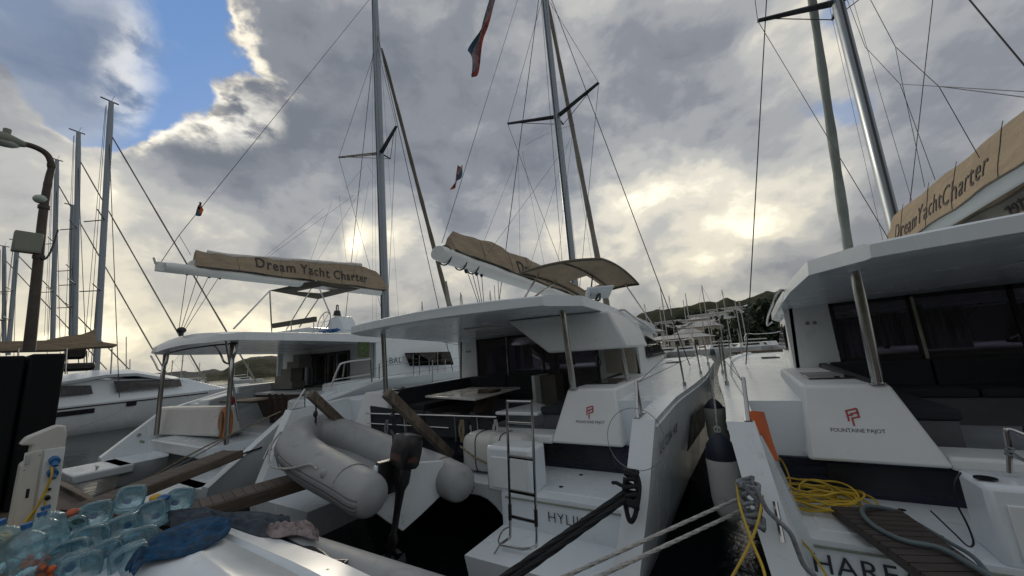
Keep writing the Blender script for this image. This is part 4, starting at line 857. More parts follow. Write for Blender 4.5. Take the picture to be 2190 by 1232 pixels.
# ------------------------------------------------------------------ quay, pontoons
def plank_mat(name, c1, c2, axis, wdt=.14):
    m = bpy.data.materials.new(name); m.use_nodes = True; t = m.node_tree; q = NG(t); b = t.nodes['Principled BSDF']; b.inputs['Roughness'].default_value = .8
    tc = q.n('ShaderNodeTexCoord').outputs['Object']; s = q.n('ShaderNodeSeparateXYZ'); q.put(s.inputs[0], tc); a = q.m('DIVIDE', s.outputs[axis], wdt)
    fr = q.m('FRACT', a); gap = q.m('MULTIPLY', q.mr(fr, 0, .06), q.mr(fr, 1, .94)); idn = q.n('ShaderNodeTexWhiteNoise', noise_dimensions='1D'); q.put(idn.inputs['W'], q.m('FLOOR', a))
    mp = q.n('ShaderNodeMapping'); q.put(mp.inputs[0], tc); mp.inputs['Scale'].default_value = (.3, 6, 6) if axis else (6, .3, 6)
    n = q.noise(mp.outputs[0], 6, 7, .7); cc = q.mix(q.m('ADD', q.m('MULTIPLY', n, .8), q.m('MULTIPLY', idn.outputs[0], .35)), c1, c2)
    q.put(b.inputs['Base Color'], q.mix(gap, (.012, .010, .009), cc)); bn = q.n('ShaderNodeBump'); bn.inputs['Strength'].default_value = .6; bn.inputs['Distance'].default_value = .01
    q.put(bn.inputs['Height'], q.m('ADD', gap, q.m('MULTIPLY', n, .4))); q.put(b.inputs['Normal'], bn.outputs[0]); return m
DOCKM = plank_mat('dock_planks', (.045, .034, .028), (.125, .095, .075), 0)
PASM = plank_mat('gangway_planks', (.05, .042, .036), (.145, .12, .10), 1, .11)
bm = bmesh.new(); box(bm, -70, 14, -5, 1.62, .55, .80); tag(obj('dock', bm, DOCKM, smooth=False), kind='structure')
bm = bmesh.new(); box(bm, -70, 14, 1.621, 1.70, .50, .86); tag(obj('dock_kerb', bm, WOODG, bev=.01), kind='structure')
def gangway(label, a, b, w, th=.10):
    t = thing('gangway', label, 'gangway', tuple(a)); b = LC(t, b); d = b.normalized(); n = Vector((d.y, -d.x, 0)).normalized(); upv = n.cross(d)
    L = b.length; Mx = Matrix((( n.x, d.x, upv.x, 0), (n.y, d.y, upv.y, 0), (n.z, d.z, upv.z, 0), (0,0,0,1)))
    bm = bmesh.new(); box(bm, -w/2, w/2, 0, L, 0, .035); o = obj('walkway', bm, PASM, t, smooth=False); o.matrix_local = Mx
    for s in (-1, 1): bm = bmesh.new(); box(bm, s*w/2-.03, s*w/2+.03, -.05, L+.05, -th, .028); o = obj('side_beam', bm, WOODG, t, bev=.006); o.matrix_local = Mx
    return t
gangway('weathered plank gangway running from the dock to the Bali boat stern', at(150,1098,Z=.88), at(493,968,Z=1.10), .42, .10)
gangway('brown plank gangway ending beneath the grey davit dinghy', at(375,1098,Z=.90), at(640,1022,Z=.95), .42, .12)

# black pile guard with lamp
pg = thing('pile_guard', 'tall black rubber pile guard with a vertical seam at the left edge', 'pile guard', (-9.5, .9, .8))
bm = bmesh.new(); box(bm, -.5, .5, .085, .43, 0, 2.18); obj('guard_panel', bm, RUB, pg, bev=.03)
bm = bmesh.new(); box(bm, -.5, .46, -.62, .055, 0, 2.16); obj('guard_panel', bm, RUB, pg, bev=.03)
lp = thing('street_lamp', 'rusty curved street lamp with white globe and grey box on its pole', 'street lamp', (-9.6, 1.0, 2.9))
XL = -9.6; pp = [at(62,752,X=XL), at(78,600,X=XL), at(92,460,X=XL), at(104,385,X=XL), at(110,355,X=XL), at(100,330,X=XL), at(70,313,X=XL), at(25,303,X=XL)]
sp = spline([LC(lp, p) for p in pp], 6); n = len(sp)
obj('pole', T(sp, [.068-.024*min(1, i/(n*.5)) for i in range(n)], 12), RUST, lp)
for i in (8, 13, 17, 24): bm = bmesh.new(); p = sp[i]; d = (sp[i+1]-sp[i-1]).normalized(); cyl(bm, p-d*.03, p+d*.03, .070 if i < 15 else .052, 12); obj('pipe_clamp', bm, RUST, lp)
bm = bmesh.new(); c = LC(lp, at(12,298,X=XL)); tube(bm, [c+Vector((0,.20,.0)), c, c+Vector((0,-.25,0))], [.045,.11,.10], 12); cyl(bm, c+Vector((0,0,.07)), c+Vector((0,0,.18)), .045); hd = obj('lamp_head', bm, LIGHTG, lp)
bm = bmesh.new(); sphere(bm, c+Vector((0,-.02,-.06)), .095,.17,.07); obj('lens', bm, LAMPW, hd)
bm = bmesh.new(); sphere(bm, LC(lp, at(86,426,X=XL)), .09, .085, .075); obj('sensor_globe', bm, mat('globe_pale', (.45,.52,.47), .35), lp)
bm = bmesh.new(); c = LC(lp, at(64,520,X=XL)); box(bm, c.x-.06, c.x+.08, c.y-.17, c.y+.12, c.z-.17, c.z+.17); jb = obj('junction_box', bm, LIGHTG, lp, bev=.015)
bm = bmesh.new(); box(bm, c.x+.08, c.x+.085, c.y-.15, c.y+.10, c.z-.14, c.z+.14); obj('box_lid', bm, LIGHTG, jb, bev=.004)
obj('conduit', T(spline([c+Vector((.05,.1,-.17)), c+Vector((.06,.16,-.26)), c+Vector((.02,.22,-.1)), c+Vector((0,.26,.3))], 5), .014, 5), BLK, lp)

# shore power pedestal
pd = thing('power_pedestal', 'white shore power pedestal with blue sockets and yellow cables on the dock', 'power pedestal', (-7.4, 1.0, .80))
yf0, yf1 = .86-1.0, 1.19-1.0
bm = bmesh.new(); loft(bm, [[(dx, yf0, .04), (dx, yf0+.01, .80), (dx, yf0+.06, .84), (dx, yf0+.07, 1.0), (dx, yf0-.02, 1.02), (dx, yf0+.02, 1.10), (dx, yf0+.24, 1.20), (dx, yf0+.31, 1.18), (dx, yf1, 1.08), (dx, yf1+.0, 0.0)] for dx in (-.14, .0, .06)]); obj('cabinet', bm, PEDW, pd, bev=.02)
bm = bmesh.new(); box(bm, .06, .085, yf0+.02, yf0+.15, .05, .93); dr = obj('cabinet_door', bm, PEDW, pd, bev=.008)
bm = bmesh.new(); box(bm, .085, .10, yf0+.03, yf0+.06, .80, .90); obj('latch', bm, STEEL, dr)
bm = bmesh.new(); box(bm, .06, .072, yf0+.17, yf0+.33, .15, .93); obj('socket_panel', bm, GELW, pd, bev=.006)
for zc in (.80, .66): bm = bmesh.new(); cyl(bm, (.06, yf0+.25, zc), (.16, yf0+.25, zc-.02), .045, 12); cyl(bm, (.13, yf0+.25, zc-.01), (.17, yf0+.25, zc-.07), .03, 10); obj('power_socket', bm, BLUE, pd)
bm = bmesh.new(); cyl(bm, (.06, yf0+.24, .38), (.13, yf0+.24, .37), .025, 8); box(bm, .07, .10, yf0+.22, yf0+.26, .45, .48); obj('water_tap', bm, BLK, pd)
for yy, zz2 in ((yf0+.035, .12), (yf0+.135, .12), (yf0+.035, .74), (yf0+.135, .88)): bm = bmesh.new(); cyl(bm, (.085, yy, zz2), (.092, yy, zz2), .008, 8); obj('screw', bm, STEEL, dr)
bm = bmesh.new(); box(bm, .085, .088, yf0+.075, yf0+.10, .42, .52); obj('door_slot', bm, BLK, dr)
cb = thing('yellow_cable', 'yellow shore power cables looping from the pedestal over the dock left edge', 'cable', (-7.1, .75, .82))
base = Vector((-7.1, .75, .82)); PQ = lambda *p: Vector(p)-base
obj('cable_run', T(spline([PQ(-7.24,1.09,1.54), PQ(-7.2,1.09,1.40), PQ(-7.22,1.03,1.15), PQ(-7.22,.95,.92), PQ(-7.1,.85,.84)], 6), .012, 7), YEL, cb)
obj('cable_run', T(spline([PQ(-7.24,1.09,1.40), PQ(-7.2,1.05,1.2), PQ(-7.2,.93,.95), PQ(-7.05,.8,.84)], 6), .012, 7), YEL, cb)
obj('cable_run', T(spline([PQ(-7.25,1.08,1.15), PQ(-7.2,1.08,1.0), PQ(-7.15,1.0,.85), PQ(-6.7,1.2,.83), PQ(-6.6,1.3,.83)], 6), .012, 7), YEL, cb)
bm = bmesh.new()
for k in range(9):
    rx = .30+.02*k; cxx, cyy = -7.25+random.uniform(-.05,.05), .52+random.uniform(-.04,.04)
    tube(bm, [PQ(cxx+rx*.8*math.cos(t), cyy+rx*1.0*math.sin(t), .83+.012*k+.02*math.sin(t*2+k)) for t in [i*math.pi/12 for i in range(24)]], .012, 6, close=True)
obj('cable_coil', bm, YEL, cb)

# ------------------------------------------------------------------ water bottles
def jug(loc, yaw, tilt, r=.114, L=.34, cap=BLUE):
    """5 litre jug, base towards +x of its own frame"""
    t = bpy.data.objects.new('water_jug', None); col.objects.link(t); t.location = loc; t.rotation_euler = (0, tilt, yaw)
    bm = bmesh.new(); rings = []
    prof = [(0.045, .25, 0), (.04, .45, 0), (.012, .70, 0), (0.0, .80, 0), (0.004, .90, 0), (.03, 1.0, 1), (.10, 1.0, 1), (.115, .93, 1), (.13, 1.0, 1), (.20, 1.0, 1), (.215, .93, 1), (.23, 1.0, 1), (.25, .96, 1), (.29, .62, 0), (.315, .25, 0), (.34, .22, 0)]
    for x, f, sq in prof:
        ring = []
        for k in range(20):
            a = k*math.pi/10; e = .55 if f > .6 else 1.; ca, sa = math.cos(a), math.sin(a)
            ring.append((-x*L/.34, r*f*math.copysign(abs(ca)**e, ca), r*f*math.copysign(abs(sa)**e, sa)))
        rings.append(ring)
    loft(bm, rings, caps=False); v = bm.verts.new((-.05, 0, 0)); bm.verts.ensure_lookup_table()
    for k in range(20): bm.faces.new((bm.verts[k], bm.verts[(k+1) % 20], v))
    obj('jug_body', bm, BOT, t, ang=60); bm = bmesh.new(); tube(bm, [(-.004-.0*k, r*.84*math.copysign(abs(math.cos(k*math.pi/16))**.6, math.cos(k*math.pi/16)), r*.84*math.copysign(abs(math.sin(k*math.pi/16))**.6, math.sin(k*math.pi/16))) for k in range(32)], .0035, 5, close=True); obj('base_rim', bm, mat('bottle_rim', (.18,.30,.34), .15), t); bm = bmesh.new(); cyl(bm, (-L, 0, 0), (-L-.03, 0, 0), .026, 12); obj('cap', bm, cap, t)
    return t
def copy_thing(root, loc, rot):
    r_ = root.copy(); col.objects.link(r_); r_.location = loc; r_.rotation_euler = rot
    for ch in list(root.children): c_ = ch.copy(); col.objects.link(c_); c_.parent = r_
    return r_
spots = [ # px, py (visible base centre), distance forward
 (205,1100,3.35),(280,1064,3.6),(322,1098,3.4),(388,1068,3.7),(150,1140,3.1),(258,1134,3.1),(195,1156,2.95),(300,1160,2.9),(222,1192,2.7),(145,1190,2.7),(280,1206,2.6),(172,1224,2.5)]
LBL = ['water jug in the upper left of the pile with orange net beside it','topmost water jug of the pile next to the gangway','water jug beneath the yellow and blue packet','rightmost upper water jug partly touching the grey cloth','water jug left of centre in second row','big clear water jug in the middle of the pile','water jug right of the middle touching the blue cloth','water jug low in the pile beside the blue cloth fold','shadowed water jug below the second row at the left','lower middle water jug with rounded base facing out','low left water jug near the blue capped bottles','water jug low at the edge of the white dinghy','leftmost water jug lying behind the blue caps','bottom row water jug at the centre left','bottom row water jug nearest the white dinghy','bottom row water jug at the left near orange netting']
j0 = None
for i, (px, py, dd) in enumerate(spots):
    d = ray(px, py); p = EYE + d*(dd/FPX)
    yaw = math.atan2(-p.y, -p.x)+random.uniform(-.2,.2); tilt = random.uniform(-.12,.12)-.24
    if j0 is None: j0 = jug(p, yaw, tilt); o = j0
    else: o = copy_thing(j0, p, (random.uniform(-.3,.3), tilt, yaw))
    tag(o, LBL[i], 'water jug', 'clear water jugs piled on the dock')
# upright jugs with blue caps
up0 = None
for (px, py, dd, lb_) in ((88,1195,2.75,'upright bottle with blue cap left of the jug pile'), (112,1170,2.95,'upright bottle with blue cap just behind its twin'), (15,1215,2.45,'bottle with violet blue cap in the lower left corner'), (60,1230,2.4,'clear shrink wrapped bottle beside the corner bottle')):
    p = EYE + ray(px, py)*(dd/FPX)
    o = jug(p, .4, R(80), .085, .30) if up0 is None else copy_thing(up0, p, (.1, R(78)+random.uniform(-.1,.1), random.uniform(0,2)))
    up0 = up0 or o; tag(o, lb_, 'bottle', 'upright capped bottles')
# a stand of pallets carrying the pile
# oranges, packets
for k, (px, py, dd, m_, lb_, nm_) in enumerate(((72,1205,2.5,ORNG,'bag of orange fruit beside the blue capped bottles','fruit_bag'), (105,1222,2.45,ORNG,'orange netted fruit bag at the bottom edge','fruit_bag'), (157,1097,3.35,mat('red_net',(.45,.12,.06),.8),'red and green net pack left of the upper jug','snack_pack'), (335,1065,3.6,mat('yellow_pack',(.55,.33,.03),.5),'yellow and blue packet wedged at the top of the jug pile','snack_pack'))):
    p = EYE + ray(px, py)*(dd/FPX); t = thing(nm_, lb_, 'food bag', tuple(p))
    bm = bmesh.new()
    if nm_ == 'fruit_bag':
        for i in range(9): sphere(bm, (random.uniform(-.05,.05), random.uniform(-.05,.05), random.uniform(-.05,.05)), .022, seg=10, rings=6)
        obj('fruit', bm, m_, t)
    else:
        sphere(bm, (-.02, 0, 0), .06, .05, .035); obj('packet', bm, m_, t); bm = bmesh.new(); sphere(bm, (.08, .03, -.0 if k == 3 else -.06), .06, .05, .035); obj('packet', bm, BLUE if k == 3 else mat('green_pack', (.03,.16,.05), .6), t)

# ------------------------------------------------------------------ foreground upturned white dinghy
dn = thing('upturned_dinghy', 'white hulled inflatable dinghy lying upside down on the dock edge', 'dinghy', (-2.3, 1.7, .8))
def lane(rows, name, m, z_th=.0, ang=60, parent=dn):
    bm = bmesh.new(); loft(bm, [[LC(parent, p) for p in r] for r in rows], closed=False, caps=False); return obj(name, bm, m, parent, thick=.012, ang=ang)
# stations along the hull from the near left end towards the lower right
def hullrow(t):
    ax = Vector((-4.22, 1.30, 0)).lerp(Vector((-.5, 1.08, 0)), t); k = min(1, .80+.5*t)
    pr = [(-.80,.98),(-.74,1.0),(-.72,1.045),(-.48,1.075),(-.45,1.045),(-.40,1.045),(-.37,1.085),(-.10,1.12),(-.04,1.135),(.04,1.135),(.10,1.12),(.37,1.085),(.40,1.045),(.45,1.045),(.48,1.075),(.72,1.045),(.74,1.0),(.80,.98)]
    return [ax + Vector((.18*abs(u)*(1-t)**4*-1+.0, u*.78*k, f+.085-.03*t)) for u, f in pr]
lane([hullrow(i/16) for i in range(17)], 'hull', GEL)
bm = bmesh.new(); e_ = [LC(dn, p) for p in hullrow(0)]; loft(bm, [e_+[e_[-1]-Vector((0,0,.3)), e_[0]-Vector((0,0,.3))], [p+Vector((.03,0,0)) for p in e_]+[e_[-1]+Vector((.03,0,-.3)), e_[0]+Vector((.03,0,-.3))]]); obj('transom', bm, GEL, dn)
for s in (-1, 1):
    pts = [Vector((x, (1.20 + s*w_) , .95-.01*i)) for i, (x, w_) in enumerate(((-4.15,.62),(-3.95,.66),(-3.2,.70),(-2.4,.72),(-1.6,.74),(-.6,.76)))]
    tp_ = spline([LC(dn, p) for p in pts], 6); obj('tube', T(tp_, [.05, .12, .16]+[.18]*(len(tp_)-3), 20), GREYT, dn, ang=60)
for px, py in ((478, 1165), (560, 1205), (700, 1222)):
    bm = bmesh.new(); p = LC(dn, at(px, py, Z=1.13)); cyl(bm, p-Vector((0,0,.03)), p+Vector((0,0,.012)), .010, 8); obj('hull_fitting', bm, BLK, dn)
rp = thing('rope', 'thin grey cord looping over the white upturned dinghy hull', 'rope', tuple(at(600,1180,Z=1.11)))
obj('cord', T(spline([LC(rp, at(x,y,Z=1.11)) for x, y in ((430,1232),(465,1200),(500,1172),(520,1168),(560,1178),(600,1188),(622,1186),(615,1175),(590,1172),(560,1160),(548,1155))], 6), .006, 6), ROPEG, rp)
rp = thing('rope', 'short black wavy strap lying on the white dinghy hull', 'rope', tuple(at(690,1190,Z=1.10)))
obj('strap', T(spline([LC(rp, at(x,y,Z=1.10)) for x, y in ((590,1145),(620,1158),(645,1170),(668,1172),(690,1182),(705,1196),(722,1200),(742,1200),(736,1206))], 6), .011, 6), BLK, rp)
# cloths: crumpled sheets draped on a support line
def heap(root, outline, z0, hgt, m, nm, seed, n=34, ridge=1.):
    # outline: two px polylines (far edge, near edge); the cloth bulges up between them
    far, near = outline; bm = bmesh.new(); rows = []
    fs, ns = spline([Vector((x, y, 0)) for x, y in far], 8), spline([Vector((x, y, 0)) for x, y in near], 8)
    for i in range(n+1):
        fa = fs[int(i/n*(len(fs)-1))]; na = ns[int(i/n*(len(ns)-1))]; row = []
        for j in range(13):
            t = j/12; q = fa.lerp(na, t); bul = math.sin(math.pi*t)**.6
            z = z0 + hgt*bul*(.7+.6*fbm(i*.16+seed, j*.25)) + .05*fbm(i*.42+seed, j*.9+seed, 3)*bul*ridge + .022*math.sin(j*1.9+2.2*fbm(i*.2+seed,j*.3))*bul
            row.append(LC(root, at(q.x, q.y, Z=z0) + Vector((0, 0, z-z0))))
        rows.append(row)
    loft(bm, rows, closed=False, caps=False); return obj(nm, bm, m, root, thick=.012, ang=80, sub=1)
tw = thing('blue_cloth', 'deep blue towel draped over the jugs and white dinghy bow', 'towel', tuple(at(380,1160,Z=1.2)))
heap(tw, ([(265,1222),(290,1180),(340,1142),(400,1118),(450,1108),(490,1115)], [(285,1235),(310,1205),(350,1198),(395,1190),(425,1180),(480,1150),(495,1130)]), 1.22, .05, TOWEL, 'towel_cloth', 3)
tw = thing('dark_cloth', 'dark grey blue clothing heap behind the blue towel', 'clothes', tuple(at(520,1110,Z=1.12)))
heap(tw, ([(355,1100),(420,1088),(480,1098),(560,1096),(610,1110)], [(365,1130),(430,1120),(490,1130),(560,1150),(625,1135)]), 1.14, .05, CLOTH, 'clothing', 11)
tw = thing('pale_cloth', 'faded pinkish cloth bunched on the dinghy tube beside dark clothes', 'clothes', tuple(at(640,1130,Z=1.12)))
heap(tw, ([(570,1140),(600,1118),(630,1118),(660,1118),(680,1140)], [(570,1145),(590,1152),(630,1145),(660,1152),(682,1158)]), 1.14, .045, PINK, 'clothing', 21)

# ------------------------------------------------------------------ davits and grey dinghy of the middle boat
for k, (o_, i_) in enumerate((((665,840,-6.0),(795,962,-6.0)), ((828,838,-4.2),(965,972,-4.2)))):
    a_ = at(o_[0], o_[1], X=o_[2]); b_ = at(i_[0], i_[1], X=i_[2]); 
    a_, b_ = LC(MID, a_), LC(MID, b_); d = (b_-a_).normalized(); n_ = Vector((1,0,0)); u_ = n_.cross(d)
    bm = bmesh.new(); w1, h1 = .055, .085
    hexa(bm, [a_-n_*w1-u_*h1, a_+n_*w1-u_*h1, b_+n_*w1-u_*h1, b_-n_*w1-u_*h1, a_-n_*w1+u_*h1*.6, a_+n_*w1+u_*h1*.6, b_+n_*w1+u_*h1*.6, b_-n_*w1+u_*h1*.6]); dv = obj('davit_arm', bm, WOODB, MID, bev=.01)
    bm = bmesh.new(); e = a_+d*.12-u_*0; tube(bm, [e, e-Vector((0,0,.22))], .008, 5); sphere(bm, e-Vector((0,0,.26)), .035,.035,.055); tube(bm, [e-Vector((0,0,.3)), e-Vector((0,0,.75))], .010, 5); tube(bm, [e+Vector((.03,0,0)), e+Vector((.03,0,-.7))], .006, 5); obj('davit_fall', bm, BLK, dv)
    bm = bmesh.new(); box(bm, b_.x-.08, b_.x+.08, b_.y-.1, b_.y+.3, b_.z-.2, b_.z-.05); obj('davit_foot', bm, BLK, dv)
dg = thing('inflatable_dinghy', 'grey inflatable dinghy hanging from the davits of the middle boat', 'dinghy', (-4.6, 3.4, 1.25))
near_, far_ = EYE + ray(780, 1046)*(3.95/FPX), EYE + ray(958, 1024)*(4.62/FPX)
DO = (near_+far_)/2; DN = (far_-near_).normalized(); DD = Vector((-.975, .17, .07)).normalized(); DU = DD.cross(DN).normalized(); DU = DU if DU.z > 0 else -DU
def DP(l, w, z): # l from transom to bow, w to the far side, in dinghy axes
    return LC(dg, DO + DD*l + DN*w + DU*z)
cl_ = []
for s in (-1, 1):
    pts = [DP(-.30, s*.56, -.03), DP(-.15, s*.57, -.02), DP(.3, s*.58, 0), DP(1.2, s*.57, .0), DP(1.85, s*.54, .03), DP(2.3, s*.45, .08), DP(2.65, s*.25, .15), DP(2.8, s*.0, .19)]
    ps = spline(pts, 6); n_ = len(ps); rr = [[.045, .10, .145, .18, .198, .21, .218, .222][min(7, i)] + .045*sm(8, 22, i) for i in range(n_)]
    tb_ = obj('tube', T(ps, rr, 22), GREYT, dg, ang=60)
    for zo, r_ in ((-.02, .016), (-.06, .012), (.03, .010)):
        sp_ = []
        for i, p in enumerate(ps[3:]):
            tg = (ps[min(i+4, n_-1)]-ps[min(i+2, n_-2)]).normalized(); o_v = tg.cross(DU).normalized(); o_v = o_v if o_v.dot(DN)*s > 0 or i > n_-8 else -o_v
            if i > n_-12 and o_v.dot(DD) < 0 and abs(o_v.dot(DN)) < .9: o_v = -o_v
            q_r = rr[i+3]-.004; sp_.append(p + o_v*math.sqrt(max(1e-4, q_r**2-zo**2)) + DU*(zo-.03))
        obj('rubbing_strake', T(sp_, r_, 6), GREYD, tb_)
    for l in (.15, 1.0, 1.9): 
        c = DP(l, s*.58, .0); obj('tube_seam', T([c + (DP(0, math.cos(t), math.sin(t))-DP(0,0,0))*.225 for t in [i*math.pi/10 for i in range(20)]], .006, 5, close=True), GREYD, tb_)
    c = DP(.42, s*.80, .08); bm = bmesh.new(); sphere(bm, c, .055,.03,.055, 10, 6); obj('handle_patch', bm, GREYT, tb_)
# transom, floor hull, grab rope
bm = bmesh.new(); loft(bm, [[DP(l, w, z) for w, z in ((-.44,.22),(.44,.22),(.44,-.20),(.22,-.36),(0,-.50),(-.22,-.36),(-.44,-.20))] for l in (.0, .06)]); obj('transom', bm, GEL, dg, bev=.01)
bm = bmesh.new(); loft(bm, [[DP(l, w*k, z*k2-o2) for w, z in ((-.5,-.12),(0,-.42),(.5,-.12),(.5,-.06),(-.5,-.06))] for l, k, k2, o2 in ((.06,.95,1.1,0),(1.4,.95,1.0,0),(2.2,.7,.7,-.03),(2.75,.2,.2,-.05))]); obj('hull', bm, GREYT, dg)
ws = -1
obj('grab_rope', T(spline([DP(2.40,-.66,.24), DP(2.35,-.76,.06), DP(2.05,-.84,-.10), DP(1.7,-.87,-.10), DP(1.2,-.87,-.01), DP(.75,-.83,.12), DP(.6,-.80,.10)], 6), .014, 7), ROPEW, dg)
bm = bmesh.new(); q = [DP(2.30,-.42,.245),DP(2.62,-.34,.33),DP(2.66,-.10,.40),DP(2.40,-.20,.36)]
for c_, rx in ((DP(2.45,-.5,.26), .12),): sphere(bm, c_, .16, .10, .05, 14, 8)
obj('bow_patch', bm, mat('sage_patch', (.20,.24,.22), .6), dg)
for w, l in ((-.30,-.27), (.84,-.27)): pass
for s in (-1, 1): bm = bmesh.new(); c = DP(-.16, s*.60, .02); sphere(bm, c+(DP(-.05,s*.10*(-1),.08)-DP(0,0,0)), .09,.09,.09, 12, 8); obj('end_patch', bm, GREYD, dg) if False else bm.free()
# outboard engine
ob = thing('outboard_engine', 'black and maroon outboard engine clamped to the grey dinghy transom', 'outboard engine', (-3.55, 3.0, 1.3))
OP = lambda l, w, z: LC(ob, Vector(DP(l*.84-.03, w*.84-.22, z*.9-.02)) + dg.location)
bm = bmesh.new(); rings = []
for z, f, l0 in ((.28,.85,0), (.32,1.0,0), (.48,1.06,-.01), (.60,1.0,-.02), (.65,.9,-.02), (.665,.7,-.02)):
    rings.append([OP(-.17+l0+.19*f*math.copysign(abs(math.cos(a_))**.4, math.cos(a_)), .0+.13*f*math.copysign(abs(math.sin(a_))**.4, math.sin(a_)), z) for a_ in [k*math.pi/10 for k in range(20)]])
loft(bm, rings); cw_ = obj('cowling', bm, ENG, ob, ang=45)
bm = bmesh.new(); loft(bm, [[OP(-.17+.205*math.copysign(abs(math.cos(a_))**.6, math.cos(a_)), .14*math.copysign(abs(math.sin(a_))**.6, math.sin(a_)), z) for a_ in [k*math.pi/10 for k in range(20)]] for z in (.36,.44)]); obj('cowling_band', bm, mat('maroon_band', (.06,.02,.018), .4), cw_)
bm = bmesh.new(); loft(bm, [[OP(-.17+(l+.17)*k2, w*k, z) for l, w in ((-.24,-.06),(-.10,-.06),(-.10,.06),(-.24,.06))] for z, k, k2 in ((.30,1.3,1.3),(.10,1.2,1.2),(.02,.75,.8),(-.20,.55,.65),(-.45,.5,.6),(-.50,.8,1.),(-.62,.5,.9))]); obj('leg', bm, ENG, ob, bev=.02)
bm = bmesh.new(); box(bm, -.05, .05, -.16, .16, -.05, .30); o = obj('clamp_bracket', bm, ENG, ob, bev=.01); o.location = OP(.05, 0, 0); o.rotation_euler = (0, 0, R(-15))
bm = bmesh.new(); loft(bm, [[OP(-.36,-.03,-.60),OP(-.36,.03,-.60),OP(-.05,.05,-.60),OP(-.05,-.05,-.60)], [OP(-.36,-.03,-.615),OP(-.36,.03,-.615),OP(-.05,.05,-.615),OP(-.05,-.05,-.615)]]); obj('cavitation_plate', bm, ENG, ob)
bm = bmesh.new(); tube(bm, [OP(-.02,0,-.74), OP(-.10,0,-.74), OP(-.24,0,-.74), OP(-.32,0,-.74)], [.02,.05,.05,.03], 10); box(bm, 0,0,0,0,0,0) if False else None; loft(bm, [[OP(-.20,-.012,-.62),OP(-.20,.012,-.62),OP(-.08,.012,-.62),OP(-.08,-.012,-.62)], [OP(-.19,-.01,-.92),OP(-.19,.01,-.92),OP(-.12,.01,-.92),OP(-.12,-.01,-.92)]]); gb = obj('gearcase', bm, ENG, ob)
bm = bmesh.new()
for k in range(3):
    a_ = k*2.094+.4; c = Vector((0, math.cos(a_), math.sin(a_))); e = Vector((0, -math.sin(a_), math.cos(a_)))
    q = [OP(-.33,0,-.74)+(c*.03-e*.03), OP(-.33,0,-.74)+(c*.11-e*.06), OP(-.31,0,-.74)+(c*.13+e*.02), OP(-.31,0,-.74)+(c*.03+e*.03)]; loft(bm, [q, [p+Vector((.008,0,0)) for p in q]])
obj('propeller', bm, ALUD, gb)
bm = bmesh.new(); tube(bm, [OP(.0,.06,.40), OP(.15,.08,.50), OP(.42,.10,.62)], [.02,.018,.022], 8); obj('tiller_arm', bm, BLK, ob)

# ------------------------------------------------------------------ on and around the middle boat
rf_ = thing('liferaft_canister', 'white liferaft canister strapped with ropes beside the boarding ladder', 'liferaft', (-3.25, 4.75, .82))
bm = bmesh.new(); rings = []
for x, f in ((-.53,.55),(-.50,.86),(-.42,1.0),(-.01,1.0),(0,.96),(.01,1.0),(.42,1.0),(.50,.86),(.53,.55)):
    rings.append([(x, .23*f*math.copysign(abs(math.cos(a_))**.5, math.cos(a_)), .27+.27*f*math.copysign(abs(math.sin(a_))**.5, math.sin(a_))) for a_ in [k*math.pi/12 for k in range(24)]])
loft(bm, rings); cn = obj('canister', bm, FABW, rf_, ang=50)
for x in (-.25, .17): obj('lashing', T([(x, .235*math.copysign(abs(math.cos(a_))**.5, math.cos(a_)), .27+.275*math.copysign(abs(math.sin(a_))**.5, math.sin(a_))) for a_ in [k*math.pi/12 for k in range(24)]], .008, 5, close=True), BLK, cn)
obj('lashing', T(spline([(-.55,-.2,.35),(-.2,-.26,.22),(.1,-.26,.17),(.55,-.25,.30)], 6), .014, 6), ROPET, cn); obj('lashing', T(spline([(.2,-.25,.17),(.05,-.27,.10),(-.02,-.24,.0)], 6), .012, 6), ROPET, cn)
# folded boarding ladder
ld = thing('boarding_ladder', 'stainless boarding ladder folded upright on the middle boat stern platform', 'ladder', (-2.3, 3.6, .46))
tl, tr, bl, br = [LC(ld, at(*q, Y=3.62)) for q in ((1084,858),(1137,859),(1092,1135),(1148,1150))]
bl2, br2 = bl+Vector((0,.0,-.02)), br+Vector((0,0,-.02)); e1 = LC(ld, Vector((*at(1070,1165,Z=.5)[:2], .5))); e2 = LC(ld, Vector((*at(1118,1175,Z=.5)[:2], .5)))
obj('ladder_rail', T(spline([bl2+Vector((-.02,-.05,-.05)), bl, bl.lerp(tl,.5), bl.lerp(tl,.97), tl], 4), .0145, 8), STEEL, ld); obj('ladder_rail', T(spline([e2, br2+Vector((-.02,-.05,-.05)), br, br.lerp(tr,.5), br.lerp(tr,.97), tr], 4), .0145, 8), STEEL, ld)
obj('ladder_rail', T([tl, tr], .0145, 8), STEEL, ld); obj('ladder_rail', T([e1, e2], .016, 8), STEEL, ld); obj('ladder_rail', T([bl2+Vector((-.02,-.05,-.05)), e1], .014, 8), STEEL, ld)
for t in (.16, .43, .70, .90): 
    p, q = tl.lerp(bl, t*.97+.02), tr.lerp(br, t*.97+.02); bm = bmesh.new(); tube(bm, [p, q], .022, 6, oval=.5); obj('rung', bm, STEEL, ld)
for p, q in ((bl, tl), (br, tr)): bm = bmesh.new(); cyl(bm, p.lerp(q, .08), p.lerp(q, .20), .02, 8); obj('foam_sleeve', bm, BLK, ld)
obj('tie_rope', T(spline([LC(ld, at(x, y, Y=3.45)) for x, y in ((1092,1125),(1075,1135),(1066,1155),(1068,1165),(1060,1180),(1046,1200),(1040,1232))], 6), .008, 6), ROPEG, ld)
